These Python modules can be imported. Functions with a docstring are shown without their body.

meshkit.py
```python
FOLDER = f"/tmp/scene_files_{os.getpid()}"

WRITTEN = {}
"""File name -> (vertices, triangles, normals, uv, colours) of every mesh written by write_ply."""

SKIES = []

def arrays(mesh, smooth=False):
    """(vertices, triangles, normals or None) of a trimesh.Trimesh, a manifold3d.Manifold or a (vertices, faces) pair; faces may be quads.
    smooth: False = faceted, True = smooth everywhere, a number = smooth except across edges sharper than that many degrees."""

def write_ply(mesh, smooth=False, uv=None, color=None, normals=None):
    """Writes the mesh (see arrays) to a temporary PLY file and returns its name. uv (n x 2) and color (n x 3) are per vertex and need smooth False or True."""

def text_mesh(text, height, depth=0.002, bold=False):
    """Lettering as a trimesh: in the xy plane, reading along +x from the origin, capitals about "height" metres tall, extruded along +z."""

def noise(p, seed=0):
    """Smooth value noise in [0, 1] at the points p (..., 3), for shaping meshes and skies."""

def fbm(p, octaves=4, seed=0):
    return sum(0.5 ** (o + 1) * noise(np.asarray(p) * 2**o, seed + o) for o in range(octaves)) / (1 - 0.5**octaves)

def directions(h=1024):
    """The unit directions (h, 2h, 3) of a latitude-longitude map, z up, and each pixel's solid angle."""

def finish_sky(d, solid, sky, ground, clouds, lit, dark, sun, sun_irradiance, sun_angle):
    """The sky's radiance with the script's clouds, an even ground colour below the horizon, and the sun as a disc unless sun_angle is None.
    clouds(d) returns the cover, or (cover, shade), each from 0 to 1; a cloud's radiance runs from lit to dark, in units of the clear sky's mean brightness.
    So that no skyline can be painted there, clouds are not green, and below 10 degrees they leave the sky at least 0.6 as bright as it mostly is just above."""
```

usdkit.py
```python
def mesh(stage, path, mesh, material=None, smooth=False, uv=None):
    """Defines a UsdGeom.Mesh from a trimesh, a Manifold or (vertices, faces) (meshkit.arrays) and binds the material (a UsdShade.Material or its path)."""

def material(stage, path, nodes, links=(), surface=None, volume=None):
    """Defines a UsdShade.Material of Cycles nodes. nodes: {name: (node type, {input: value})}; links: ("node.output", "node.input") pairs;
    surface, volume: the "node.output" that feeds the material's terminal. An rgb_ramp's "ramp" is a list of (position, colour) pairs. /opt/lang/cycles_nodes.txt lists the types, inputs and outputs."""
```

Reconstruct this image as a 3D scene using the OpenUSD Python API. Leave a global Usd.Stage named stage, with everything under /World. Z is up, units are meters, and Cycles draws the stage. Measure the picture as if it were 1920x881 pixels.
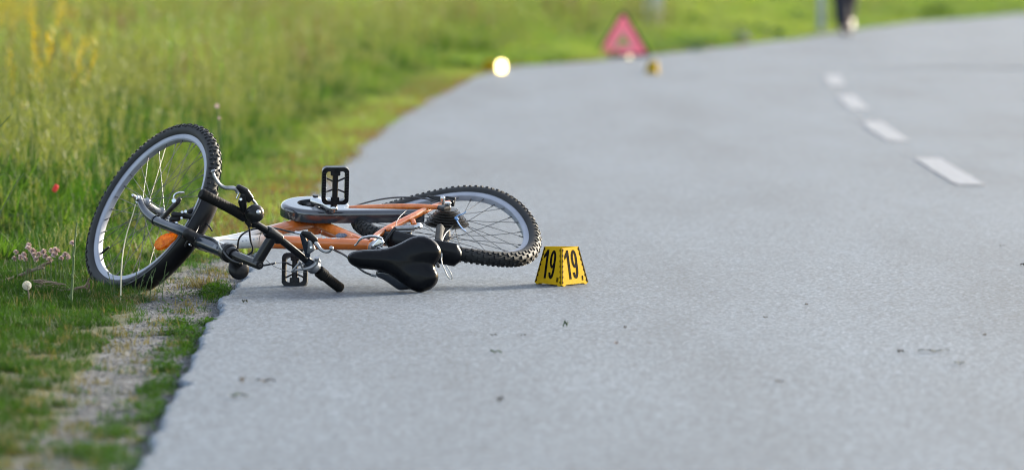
import math, random
import numpy as np
import trimesh, manifold3d, shapely
import shapely.geometry as sg
import shapely.affinity
from scipy.spatial import Delaunay
from scipy.interpolate import PchipInterpolator, CubicSpline
import usdkit, meshkit
from pxr import Usd, UsdGeom, UsdLux, UsdShade, Gf, Sdf, Vt

stage = Usd.Stage.CreateInMemory()
UsdGeom.SetStageUpAxis(stage, 'Z')
UsdGeom.SetStageMetersPerUnit(stage, 1.0)
UsdGeom.Xform.Define(stage, '/World')
UsdGeom.Scope.Define(stage, '/World/Looks')

# ------------------------------------------------------------------ camera
F_PX, CAM_H = 10000.0, 1.07                       # focal length in pixels of a 1920 wide picture; eye height
PITCH = math.atan(547.5 / F_PX)
cam = UsdGeom.Camera.Define(stage, '/World/camera')
cam.AddTranslateOp().Set(Gf.Vec3d(0, 0, CAM_H))
cam.AddRotateXOp().Set(90 - math.degrees(PITCH))
cam.CreateHorizontalApertureAttr(36.0)
cam.CreateFocalLengthAttr(36.0 * F_PX / 1920)
cam.CreateFStopAttr(3.4)
cam.CreateFocusDistanceAttr(16.35)
cam.CreateExposureAttr(2.06)

# ------------------------------------------------------------------ sky and sun
SUN_EL, SUN_AZ = math.radians(16), math.radians(46)   # azimuth from +y towards +x
sun_dir = np.array([math.sin(SUN_AZ) * math.cos(SUN_EL), math.cos(SUN_AZ) * math.cos(SUN_EL), math.sin(SUN_EL)])
sky_mat = usdkit.material(stage, '/World/Looks/sky', {
    'tc': ('texture_coordinate', {}),
    'sky': ('sky_texture', {'sky_type': 'single_scattering', 'sun_disc': False, 'sun_elevation': SUN_EL, 'sun_rotation': SUN_AZ, 'aerosol_density': 2.0}),
    'n': ('noise_texture', {'scale': 2.2, 'detail': 5.0, 'roughness': 0.55}),
    'r': ('rgb_ramp', {'ramp': [(0.35, (0.12,) * 3), (0.65, (0.5,) * 3)]}),
    'mx': ('mix_color', {'b': (3.6, 3.75, 4.1), 'use_clamp': False}),
    'bg': ('background_shader', {'strength': 0.12})},
    [('tc.generated', 'n.vector'), ('n.fac', 'r.fac'), ('r.color', 'mx.fac'), ('sky.color', 'mx.a'), ('mx.result', 'bg.color')], surface='bg.background')
dome = UsdLux.DomeLight.Define(stage, '/World/sky')
UsdShade.MaterialBindingAPI.Apply(dome.GetPrim()).Bind(sky_mat)
sun = UsdLux.DistantLight.Define(stage, '/World/sun')
sun.CreateIntensityAttr(0.75)
sun.CreateAngleAttr(11.0)
sun.CreateColorAttr(Gf.Vec3f(1.0, 0.92, 0.77))
sun.GetPrim().CreateAttribute('inputs:normalize', Sdf.ValueTypeNames.Bool).Set(True)
_q = Gf.Rotation(Gf.Vec3d(0, 0, 1), Gf.Vec3d(*map(float, sun_dir))).GetQuat()
sun.AddOrientOp().Set(Gf.Quatf(_q))

# ------------------------------------------------------------------ helpers
_count = {}
def numbered(path):
    n = _count.get(path, 0); _count[path] = n + 1
    return path if n == 0 else f'{path}_{n:03d}'

ORIGIN = {}
def tagp(prim, label=None, category=None, group=None, kind=None):
    p = prim.GetPrim() if hasattr(prim, 'GetPrim') else prim
    for k, v in (('label', label), ('category', category), ('group', group), ('kind', kind)):
        if v: p.SetCustomDataByKey(k, v)
    return p

def thing(name, loc, label, category, group=None):
    path = numbered('/World/' + name)
    x = UsdGeom.Xform.Define(stage, path)
    x.AddTranslateOp().Set(Gf.Vec3d(*map(float, loc)))
    ORIGIN[path] = np.array(loc, float)
    tagp(x, label, category, group)
    return path

def grp(name, parent):
    path = numbered(f'{parent}/{name}')
    UsdGeom.Xform.Define(stage, path)
    ORIGIN[path] = ORIGIN[parent]
    return path

def obj(name, mesh, mat, parent='/World', smooth=35, label=None, category=None, group=None, kind=None):
    """One Mesh prim; the mesh is given in world coordinates."""
    path = numbered(f'{parent}/{name}')
    o = ORIGIN.get(parent, np.zeros(3))
    ORIGIN[path] = o
    v, f, n = meshkit.arrays(mesh, smooth)
    m = UsdGeom.Mesh.Define(stage, path)
    m.CreatePointsAttr(Vt.Vec3fArray.FromNumpy((v - o).astype(np.float32)))
    m.CreateFaceVertexCountsAttr(Vt.IntArray.FromNumpy(np.full(len(f), 3, np.int32)))
    m.CreateFaceVertexIndicesAttr(Vt.IntArray.FromNumpy(f.astype(np.int32).ravel()))
    m.CreateSubdivisionSchemeAttr('none')
    if n is not None:
        m.CreateNormalsAttr(Vt.Vec3fArray.FromNumpy(n.astype(np.float32)))
        m.SetNormalsInterpolation('vertex')
    UsdShade.MaterialBindingAPI.Apply(m.GetPrim()).Bind(UsdShade.Material.Get(stage, M[mat]))
    tagp(m, label, category, group, kind)
    return path

cat = trimesh.util.concatenate
def T3(v, f): return trimesh.Trimesh(np.asarray(v, float), np.asarray(f, int), process=False)

def nrm(v):
    v = np.asarray(v, float); return v / max(np.linalg.norm(v), 1e-12)

def perp(a):
    a = nrm(a); h = np.array([0, 0, 1.0]) if abs(a[2]) < 0.9 else np.array([1.0, 0, 0])
    u = nrm(np.cross(a, h)); return u, np.cross(a, u)

def tube(pts, r, n=12, closed=False, caps=True, flat=1.0, flat_dir=None):
    """Sweeps a circle along pts; r may be a list."""
    p = np.asarray(pts, float); k = len(p)
    r = np.broadcast_to(np.asarray(r, float), (k,))
    if closed: d = np.roll(p, -1, 0) - np.roll(p, 1, 0)
    else: d = np.gradient(p, axis=0)
    d /= np.maximum(np.linalg.norm(d, axis=1, keepdims=True), 1e-12)
    u = nrm(np.asarray(flat_dir, float) - (np.asarray(flat_dir) @ d[0]) * d[0]) if flat_dir is not None else perp(d[0])[0]
    rings = []
    a = np.linspace(0, 2 * np.pi, n, endpoint=False)
    for i in range(k):
        u = nrm(u - (u @ d[i]) * d[i]); w = np.cross(d[i], u)
        rings.append(p[i] + r[i] * (np.cos(a)[:, None] * u + flat * np.sin(a)[:, None] * w))
    v = np.concatenate(rings); f = []
    m = k if closed else k - 1
    for i in range(m):
        j = (i + 1) % k
        for s in range(n):
            t = (s + 1) % n
            f += [[i * n + s, j * n + s, j * n + t], [i * n + s, j * n + t, i * n + t]]
    if caps and not closed:
        c0, c1 = len(v), len(v) + 1
        v = np.vstack([v, p[0], p[-1]])
        f += [[c0, (s + 1) % n, s] for s in range(n)]
        f += [[c1, (k - 1) * n + s, (k - 1) * n + (s + 1) % n] for s in range(n)]
    m = T3(v, f)
    return T3(m.vertices, m.faces[:, ::-1]) if m.volume < 0 else m

def curve(pts, n=24):
    p = np.asarray(pts, float)
    t = np.r_[0, np.cumsum(np.linalg.norm(np.diff(p, axis=0), axis=1))]
    return CubicSpline(t, p)(np.linspace(0, t[-1], n))

def lathe(c, axis, prof, n=28):
    """Turns (along, radius) pairs round the axis through c; ends on radius 0 where given so."""
    a = nrm(axis); u, w = perp(a); c = np.asarray(c, float)
    ang = np.linspace(0, 2 * np.pi, n, endpoint=False); v = []; f = []
    for (s, r) in prof:
        v.append(c + s * a + max(r, 1e-5) * (np.cos(ang)[:, None] * u + np.sin(ang)[:, None] * w))
    for i in range(len(prof) - 1):
        for s in range(n):
            t = (s + 1) % n
            f += [[i * n + s, i * n + t, (i + 1) * n + t], [i * n + s, (i + 1) * n + t, (i + 1) * n + s]]
    m = T3(np.concatenate(v), f)
    return T3(m.vertices, m.faces[:, ::-1]) if m.volume < 0 else m

def disc(c, axis, r, h, bev=0.0, n=28):
    b = bev or min(r, h) * 0.2
    return lathe(c, axis, [(-h / 2, 0), (-h / 2, r - b), (-h / 2 + b, r), (h / 2 - b, r), (h / 2, r - b), (h / 2, 0)], n)

def hull(balls, seg=14):
    """Convex hull of balls (x, y, z, r)."""
    pts = []
    for b in balls:
        s = trimesh.creation.icosphere(2, b[3]); pts.append(s.vertices + np.array(b[:3]))
    return trimesh.convex.convex_hull(np.concatenate(pts))

def body(chains, edge=0.012, rounds=12):
    """One smooth surface from bones: each chain is a list of (x, y, z, r)."""
    parts = []
    for ch in chains:
        for a, b in zip(ch[:-1], ch[1:]):
            pts = [manifold3d.Manifold.sphere(q[3], 16).translate(list(map(float, q[:3]))) for q in (a, b)]
            parts.append(manifold3d.Manifold.batch_hull(pts))
    m = manifold3d.Manifold.batch_boolean(parts, manifold3d.OpType.Add).refine_to_length(edge).to_mesh()
    t = trimesh.Trimesh(m.vert_properties[:, :3], m.tri_verts)
    trimesh.smoothing.filter_taubin(t, iterations=rounds)
    return t

def frame_box(c, ax, ay, az, sx, sy, sz, bev=0.0):
    """Box with (bevelled) edges along three given axes."""
    c = np.asarray(c, float); h = np.array([sx, sy, sz]) / 2
    b = bev or 0.12 * min(sx, sy, sz)
    pts = []
    for i in (-1, 1):
        for j in (-1, 1):
            for k in (-1, 1):
                for d in range(3):
                    q = h.copy(); q[(d + 1) % 3] -= b; q[(d + 2) % 3] -= b
                    pts.append(c + i * q[0] * np.asarray(ax) + j * q[1] * np.asarray(ay) + k * q[2] * np.asarray(az))
    return trimesh.convex.convex_hull(np.array(pts))

_cp, _sp = math.cos(PITCH), math.sin(PITCH)
def at(u, v, y):
    """World point that stands at depth y (metres from the camera's foot) on the line of sight of a spot measured in the photograph."""
    a, b = (u - 960) / F_PX, (440.5 - v) / F_PX
    d = np.array([a, _cp + b * _sp, -_sp + b * _cp])
    return np.array([0, 0, CAM_H]) + d * (y / d[1])
def path_at(rows, n=None):
    p = np.array([at(*r) for r in rows]); return curve(p, n) if n else p

# ------------------------------------------------------------------ materials
M = {}
K = 0.66
def look(name, c1, c2=None, scale=8.0, rough=0.5, metallic=0.0, bump=0.0, bump_scale=None, bump_dist=0.001, rough_var=0.1, ior=1.5, coat=0.0, spec=0.5, sharp=(0.35, 0.65), detail=4.0, extra=None, emit=None):
    """Principled surface whose colour wanders between c1 and c2 with noise."""
    path = f'/World/Looks/{name}'; M[name] = path
    c1 = tuple(x * K for x in c1); c2 = c2 and tuple(x * K for x in c2)
    c2 = c2 or tuple(min(1, x * 1.25 + 0.004) for x in c1)
    nodes = {'g': ('geometry', {}), 'n': ('noise_texture', {'scale': scale, 'detail': detail, 'roughness': 0.6}),
             'r': ('rgb_ramp', {'ramp': [(sharp[0], c1), (sharp[1], c2)]}),
             'rr': ('rgb_ramp', {'ramp': [(0.3, (max(rough - rough_var, 0.03),) * 3), (0.7, (min(rough + rough_var, 1),) * 3)]}),
             'p': ('principled_bsdf', {'metallic': metallic, 'ior': ior, 'coat_weight': coat, 'specular_ior_level': spec})}
    links = [('g.position', 'n.vector'), ('n.fac', 'r.fac'), ('n.fac', 'rr.fac'), ('r.color', 'p.base_color'), ('rr.color', 'p.roughness')]
    if bump:
        nodes['nb'] = ('noise_texture', {'scale': bump_scale or scale * 6, 'detail': 3.0})
        nodes['b'] = ('bump', {'strength': bump, 'distance': bump_dist})
        links += [('g.position', 'nb.vector'), ('nb.fac', 'b.height'), ('b.normal', 'p.normal')]
    if emit:
        nodes['p'][1].update({'emission_color': emit[0], 'emission_strength': emit[1]})
    usdkit.material(stage, path, nodes, links, surface='p.BSDF')

def foliage(name, ramp, scale=0.6, island=0.5, trans=0.4, rough=0.6, tint=(1.15, 1.15, 0.55), spec=0.10):
    """Blades and leaves: colour by patch of ground and by blade, part of the light shines through."""
    path = f'/World/Looks/{name}'; M[name] = path
    usdkit.material(stage, path, {
        'g': ('geometry', {}), 'n': ('noise_texture', {'scale': scale, 'detail': 4.0, 'roughness': 0.62}),
        's': ('map_range', {'from_min': 0.3, 'from_max': 0.7, 'clamp': True}),
        'm': ('mix_float', {'fac': island}), 'r': ('rgb_ramp', {'ramp': ramp}),
        'h': ('mix_color', {'blend_type': 'multiply', 'fac': 1.0, 'b': tint, 'use_clamp': False}),
        'p': ('principled_bsdf', {'roughness': rough, 'specular_ior_level': spec}), 't': ('translucent_bsdf', {}), 'x': ('mix_closure', {'fac': trans})},
        [('g.position', 'n.vector'), ('n.fac', 's.value'), ('s.result', 'm.a'), ('g.random_per_island', 'm.b'), ('m.result', 'r.fac'),
         ('r.color', 'p.base_color'), ('r.color', 'h.a'), ('h.result', 't.color'), ('p.BSDF', 'x.closure1'), ('t.BSDF', 'x.closure2')], surface='x.closure')

# asphalt: pale worn stones in a grey binder, broad stains
M['asphalt'] = '/World/Looks/asphalt'
usdkit.material(stage, M['asphalt'], {
    'g': ('geometry', {}),
    'v': ('voronoi_texture', {'scale': 125.0}), 'bw': ('rgb_to_bw', {}),
    'n': ('noise_texture', {'scale': 330.0, 'detail': 3.0}), 'l': ('noise_texture', {'scale': 1.0, 'detail': 6.0, 'roughness': 0.6}), 'mp': ('mapping', {'scale': (1.5, 0.22, 1.0)}),
    'm': ('mix_float', {'fac': 0.35}),
    'r': ('rgb_ramp', {'ramp': [(0.12, (0.007, 0.0108, 0.0168)), (0.5, (0.041, 0.0560, 0.0765)), (0.86, (0.155, 0.195, 0.246))]}),
    'lr': ('rgb_ramp', {'ramp': [(0.34, (0.74, 0.745, 0.76)), (0.5, (0.96, 0.96, 0.96)), (0.66, (1.12, 1.12, 1.11))]}),
    'mu': ('mix_color', {'blend_type': 'multiply', 'fac': 1.0, 'use_clamp': False}),
    'b': ('bump', {'strength': 0.6, 'distance': 0.0022}),
    'p': ('principled_bsdf', {'roughness': 0.66, 'specular_ior_level': 0.3})},
    [('g.position', 'v.vector'), ('v.color', 'bw.color'), ('g.position', 'n.vector'), ('g.position', 'mp.vector'), ('mp.vector', 'l.vector'), ('bw.val', 'm.a'), ('n.fac', 'm.b'), ('m.result', 'r.fac'),
     ('l.fac', 'lr.fac'), ('r.color', 'mu.a'), ('lr.color', 'mu.b'), ('mu.result', 'p.base_color'), ('m.result', 'b.height'), ('b.normal', 'p.normal')], surface='p.BSDF')

look('road_paint', (0.11, 0.12, 0.14), (0.30, 0.325, 0.37), 45, 0.7, bump=0.3, bump_scale=200, sharp=(.36, .56), detail=6.0, spec=0.2)
look('soil', (0.045, 0.038, 0.026), (0.115, 0.10, 0.06), 7, 0.95, bump=0.8, bump_scale=60, bump_dist=0.006)
look('meadow_soil', (0.035, 0.055, 0.014), (0.085, 0.10, 0.028), 0.7, 0.95)
look('grit', (0.10, 0.097, 0.09), (0.24, 0.23, 0.215), 55, 0.9, bump=0.8, bump_scale=120, bump_dist=0.004)
look('stone', (0.04, 0.041, 0.043), (0.16, 0.16, 0.158), 25, 0.85, bump=0.4, bump_scale=200)
foliage('grass_near', [(0.0, (0.012, 0.034, 0.005)), (0.4, (0.028, 0.070, 0.010)), (0.75, (0.056, 0.106, 0.018)), (1.0, (0.130, 0.138, 0.055))], 1.6, 0.55)
foliage('grass_meadow', [(0.0, (0.009, 0.036, 0.006)), (0.25, (0.029, 0.084, 0.011)), (0.46, (0.078, 0.152, 0.019)), (0.66, (0.160, 0.222, 0.036)), (0.85, (0.26, 0.280, 0.070)), (1.0, (0.36, 0.35, 0.16))], 0.55, 0.35)
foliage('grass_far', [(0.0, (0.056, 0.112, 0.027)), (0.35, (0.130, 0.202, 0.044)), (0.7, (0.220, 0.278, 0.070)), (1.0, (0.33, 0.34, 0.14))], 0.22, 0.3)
foliage('seed_stalk', [(0.0, (0.10, 0.13, 0.035)), (0.5, (0.20, 0.21, 0.085)), (1.0, (0.34, 0.31, 0.17))], 2.0, 0.6, 0.35)
foliage('grass_brown', [(0.0, (0.11, 0.075, 0.025)), (0.5, (0.21, 0.135, 0.050)), (1.0, (0.30, 0.215, 0.095))], 2.5, 0.6, 0.3, tint=(1.2, 1.0, 0.5))
foliage('grass_dry', [(0.0, (0.10, 0.085, 0.035)), (0.5, (0.19, 0.165, 0.075)), (1.0, (0.29, 0.26, 0.14))], 3.0, 0.7, 0.3)
foliage('weed_leaf', [(0.0, (0.022, 0.065, 0.006)), (0.6, (0.05, 0.11, 0.011)), (0.9, (0.09, 0.13, 0.018)), (1.0, (0.18, 0.07, 0.02))], 5.0, 0.7, 0.4)
foliage('weed_dark', [(0.0, (0.010, 0.036, 0.006)), (1.0, (0.028, 0.080, 0.010))], 2.0, 0.5, 0.35)
foliage('stem_green', [(0.0, (0.07, 0.11, 0.045)), (1.0, (0.13, 0.17, 0.075))], 5.0, 0.5, 0.15)
foliage('straw', [(0.0, (0.36, 0.34, 0.24)), (1.0, (0.52, 0.50, 0.40))], 5.0, 0.5, 0.2)
foliage('petal_yellow', [(0.0, (0.30, 0.26, 0.02)), (1.0, (0.48, 0.34, 0.03))], 3.0, 0.6, 0.3, tint=(1.1, 1.0, 0.6))
foliage('petal_red', [(0.0, (0.55, 0.05, 0.05)), (1.0, (0.68, 0.10, 0.09))], 30.0, 0.5, 0.3, tint=(1.1, 0.9, 0.9))
foliage('clover_white', [(0.0, (0.34, 0.22, 0.20)), (0.45, (0.52, 0.44, 0.43)), (1.0, (0.68, 0.64, 0.62))], 60.0, 0.6, 0.25, tint=(1, 1, 1))
foliage('seed_down', [(0.0, (0.55, 0.53, 0.47)), (1.0, (0.75, 0.74, 0.68))], 60.0, 0.6, 0.4, tint=(1, 1, 1))
look('bark', (0.07, 0.045, 0.026), (0.20, 0.14, 0.09), 40, 0.9, bump=0.7, bump_scale=150)
look('twig_bark', (0.11, 0.075, 0.045), (0.24, 0.18, 0.12), 30, 0.85, bump=0.4)
look('dead_leaf', (0.06, 0.065, 0.035), (0.14, 0.14, 0.08), 40, 0.8)
look('green_scrap', (0.06, 0.10, 0.04), (0.13, 0.17, 0.09), 40, 0.7)
look('brown_scrap', (0.05, 0.04, 0.035), (0.10, 0.08, 0.065), 60, 0.85)
look('red_scrap', (0.25, 0.10, 0.05), (0.36, 0.18, 0.09), 60, 0.8)
# bicycle
look('rubber', (0.0055, 0.0060, 0.0070), (0.021, 0.0215, 0.022), 14, 0.58, bump=0.25, bump_scale=260, spec=0.22)
look('alloy', (0.26, 0.275, 0.32), (0.35, 0.365, 0.41), 12, 0.42, metallic=0.5, bump=0.1, bump_scale=200)
look('chrome', (0.62, 0.63, 0.64), (0.74, 0.74, 0.75), 20, 0.2, metallic=1.0)
look('dull_metal', (0.26, 0.265, 0.275), (0.40, 0.40, 0.41), 25, 0.38, metallic=0.9)
look('steel_wire', (0.085, 0.085, 0.088), (0.16, 0.16, 0.16), 30, 0.4, metallic=0.9)
look('dark_steel', (0.025, 0.025, 0.026), (0.075, 0.07, 0.066), 40, 0.45, metallic=0.7)
look('black_plastic', (0.0042, 0.0042, 0.0048), (0.010, 0.010, 0.0105), 25, 0.30, bump=0.12, bump_scale=220, spec=0.2)
look('guard_plastic', (0.008, 0.0095, 0.013), (0.015, 0.017, 0.022), 18, 0.14, rough_var=0.04, spec=0.95)
look('mudguard_plastic', (0.0030, 0.0030, 0.0038), (0.006, 0.006, 0.007), 10, 0.32, bump=0.08, bump_scale=120, spec=0.16)
look('bar_paint', (0.0035, 0.0035, 0.004), (0.007, 0.007, 0.0075), 30, 0.20, spec=0.24)
look('grip_rubber', (0.0030, 0.0030, 0.0030), (0.006, 0.006, 0.006), 40, 0.66, bump=0.9, bump_scale=420, bump_dist=0.0015, spec=0.12)
look('saddle_vinyl', (0.0018, 0.0020, 0.0028), (0.0040, 0.0042, 0.005), 20, 0.24, bump=0.10, bump_scale=500, bump_dist=0.0003, spec=0.12)
look('fork_paint', (0.009, 0.013, 0.020), (0.018, 0.023, 0.032), 30, 0.17, metallic=0.3, coat=0.25)
look('decal_grey', (0.22, 0.23, 0.25), (0.36, 0.37, 0.40), 60, 0.4)
look('orange_paint', (0.48, 0.105, 0.012), (0.64, 0.165, 0.024), 22, 0.28, coat=0.5, bump=0.05, sharp=(.42, .58), detail=8.0)
look('decal_white', (0.62, 0.60, 0.57), (0.74, 0.72, 0.70), 60, 0.4)
look('decal_blue', (0.035, 0.06, 0.12), (0.20, 0.25, 0.33), 160, 0.4)
foliage('reflector_amber', [(0.0, (0.45, 0.10, 0.004)), (0.5, (0.62, 0.20, 0.008)), (1.0, (0.80, 0.34, 0.02))], 70.0, 0.0, 0.45, rough=0.2, tint=(1.2, 1.3, 0.4))
look('ribbon_blue', (0.16, 0.32, 0.62), (0.26, 0.44, 0.72), 60, 0.6)
look('cable_black', (0.008, 0.008, 0.009), (0.016, 0.016, 0.017), 20, 0.35)
look('cable_white', (0.48, 0.47, 0.44), (0.60, 0.59, 0.56), 20, 0.4)
look('grey_plastic', (0.03, 0.029, 0.027), (0.065, 0.062, 0.056), 20, 0.7, spec=0.2)
# top tube: white at the head, fading to orange towards the seat
M['fade_paint'] = '/World/Looks/fade_paint'
usdkit.material(stage, M['fade_paint'], {
    'g': ('geometry', {}), 'x': ('separate_xyz', {}), 'n': ('noise_texture', {'scale': 26.0, 'detail': 3.0}),
    'a': ('map_range', {'from_min': -0.815, 'from_max': -0.735, 'clamp': True}),
    'c': ('rgb_ramp', {'ramp': [(0.0, (0.42, 0.41, 0.39)), (0.35, (0.42, 0.33, 0.26)), (1.0, (0.36, 0.088, 0.012))]}),
    'v': ('rgb_ramp', {'ramp': [(0.3, (0.86,) * 3), (0.7, (1.05,) * 3)]}), 'mu': ('mix_color', {'blend_type': 'multiply', 'fac': 1.0}),
    'p': ('principled_bsdf', {'roughness': 0.28, 'coat_weight': 0.5})},
    [('g.position', 'x.vector'), ('x.x', 'a.value'), ('a.result', 'c.fac'), ('g.position', 'n.vector'), ('n.fac', 'v.fac'), ('c.color', 'mu.a'), ('v.color', 'mu.b'), ('mu.result', 'p.base_color')], surface='p.BSDF')
# the rest
look('marker_yellow', (0.53, 0.315, 0.006), (0.60, 0.365, 0.009), 30, 0.75, spec=0.03)
look('marker_black', (0.004, 0.0035, 0.0035), (0.009, 0.008, 0.007), 60, 0.85, spec=0.02)
look('marker_orange', (0.42, 0.26, 0.010), (0.50, 0.32, 0.012), 30, 0.7, spec=0.04)
look('triangle_red', (1.35, 0.20, 0.27), (1.4, 0.28, 0.35), 30, 0.5)
look('triangle_inner', (0.98, 0.30, 0.34), (0.98, 0.38, 0.40), 30, 0.5)
look('spot_glow', (0.7, 0.6, 0.3), None, 20, 0.4, emit=((1.0, 0.74, 0.27), 2.6))  # emission added to stand in for a bright reflected spot
look('spot_glow_dim', (0.6, 0.5, 0.3), None, 20, 0.4, emit=((1.0, 0.84, 0.50), 0.32))  # weaker added emission for the small spot by the triangle
look('trouser_cloth', (0.009, 0.009, 0.018), (0.018, 0.018, 0.032), 30, 0.85, bump=0.4, bump_scale=90)
look('jacket_cloth', (0.015, 0.017, 0.028), (0.026, 0.03, 0.045), 25, 0.85, bump=0.4)
look('skin', (0.42, 0.25, 0.18), (0.48, 0.30, 0.22), 30, 0.5)
look('shoe_dark', (0.012, 0.012, 0.014), (0.03, 0.03, 0.03), 30, 0.5)
look('shoe_sole', (0.50, 0.40, 0.30), (0.60, 0.50, 0.40), 30, 0.7)
look('hair', (0.02, 0.013, 0.008), (0.05, 0.033, 0.02), 120, 0.5)
look('post_grey', (0.30, 0.35, 0.37), (0.42, 0.46, 0.47), 6, 0.6)
look('post_concrete', (0.30, 0.31, 0.31), (0.46, 0.45, 0.42), 6, 0.85, bump=0.3)
look('post_cream', (0.50, 0.48, 0.40), (0.62, 0.59, 0.50), 6, 0.8)

# ------------------------------------------------------------------ ground, verge, road
EDGE = np.array([(-0.3, -60), (-0.55, -20), (-0.63, 0), (-0.769, 10.83), (-.822, 13.26), (-.872, 16.41), (-.885, 21), (-.842, 26.3), (-.785, 30.4), (-.612, 36.0), (-.444, 40.4), (-.341, 42.6), (-.19, 44.6), (.014, 46.4), (.511, 47.75), (.88, 48.9), (1.68, 52.8), (2.78, 58), (4.47, 67.5), (5.46, 72.3), (6.77, 77), (7.84, 81.7), (17.0, 112), (33, 150), (58, 200)])
_edge = PchipInterpolator(EDGE[:, 1], EDGE[:, 0])
def edge_x(y): return _edge(np.clip(y, -60, 200))
def fb(x, y, s, seed=0, o=4): return meshkit.fbm(np.stack([np.asarray(x) * s, np.asarray(y) * s, np.zeros_like(np.asarray(x, float) * np.asarray(y)) + .5], -1), o, seed)
def sstep(a, b, x): t = np.clip((np.asarray(x, float) - a) / (b - a), 0, 1); return t * t * (3 - 2 * t)

def verge_z(x, y):
    """Height of the verge left of the road."""
    d = edge_x(y) - x
    z = -0.020 + 0.018 * sstep(0.05, 0.75, d) + 0.018 * np.clip(d - 1.0, 0, 30)
    return z + (fb(x, y, 3.0, 3) - 0.5) * 0.026 * sstep(-0.02, 0.3, d) + (fb(x, y, 22.0, 9, 3) - 0.5) * 0.012

def grid(us, vs, fn):
    U, V = np.meshgrid(us, vs, indexing='ij')
    x, y, z = fn(U, V)
    n, m = U.shape; i = np.arange(n * m).reshape(n, m)
    q = np.stack([i[:-1, :-1], i[1:, :-1], i[1:, 1:], i[:-1, 1:]], -1).reshape(-1, 4)
    f = np.vstack([q[:, [0, 1, 2]], q[:, [0, 2, 3]]])
    t = T3(np.stack([x, y, z], -1).reshape(-1, 3), f)
    if t.face_normals[:, 2].sum() < 0: t = T3(t.vertices, t.faces[:, ::-1])
    return t

# one sheet to the horizon
g = 4000.0
obj('ground', T3([(-g, -g, -.12), (g, -g, -.12), (g, g, -.12), (-g, g, -.12)], [[0, 1, 2], [0, 2, 3]]), 'meadow_soil', smooth=False, kind='structure')

M['verge'] = '/World/Looks/verge'
usdkit.material(stage, M['verge'], {
    'g': ('geometry', {}), 'n1': ('noise_texture', {'scale': 5.0, 'detail': 5.0}), 'n2': ('noise_texture', {'scale': 90.0, 'detail': 3.0}), 'v': ('voronoi_texture', {'scale': 85.0}), 'bw': ('rgb_to_bw', {}),
    'grit': ('rgb_ramp', {'ramp': [(0.1, (0.015, 0.016, 0.018)), (0.55, (0.044, 0.047, 0.052)), (0.9, (0.13, 0.136, 0.145))]}),
    'soil': ('rgb_ramp', {'ramp': [(0.3, (0.018, 0.026, 0.007)), (0.7, (0.05, 0.056, 0.018))]}),
    'at': ('attribute', {'attribute': 'grit'}), 'k': ('math', {'math_type': 'add'}), 'kr': ('rgb_ramp', {'ramp': [(0.42, (0, 0, 0)), (0.62, (1, 1, 1))]}),
    'hm': ('math', {'math_type': 'multiply', 'value2': 0.5}), 'mx': ('mix_color', {}), 'b': ('bump', {'strength': 0.9, 'distance': 0.006}), 'p': ('principled_bsdf', {'roughness': 0.92, 'specular_ior_level': 0.25})},
    [('g.position', 'n1.vector'), ('g.position', 'n2.vector'), ('g.position', 'v.vector'), ('v.color', 'bw.color'), ('bw.val', 'grit.fac'), ('n2.fac', 'soil.fac'),
     ('n1.fac', 'hm.value1'), ('at.fac', 'k.value1'), ('hm.value', 'k.value2'), ('k.value', 'kr.fac'), ('kr.color', 'mx.fac'), ('soil.color', 'mx.a'), ('grit.color', 'mx.b'), ('mx.result', 'p.base_color'), ('bw.val', 'b.height'), ('b.normal', 'p.normal')], surface='p.BSDF')

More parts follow.
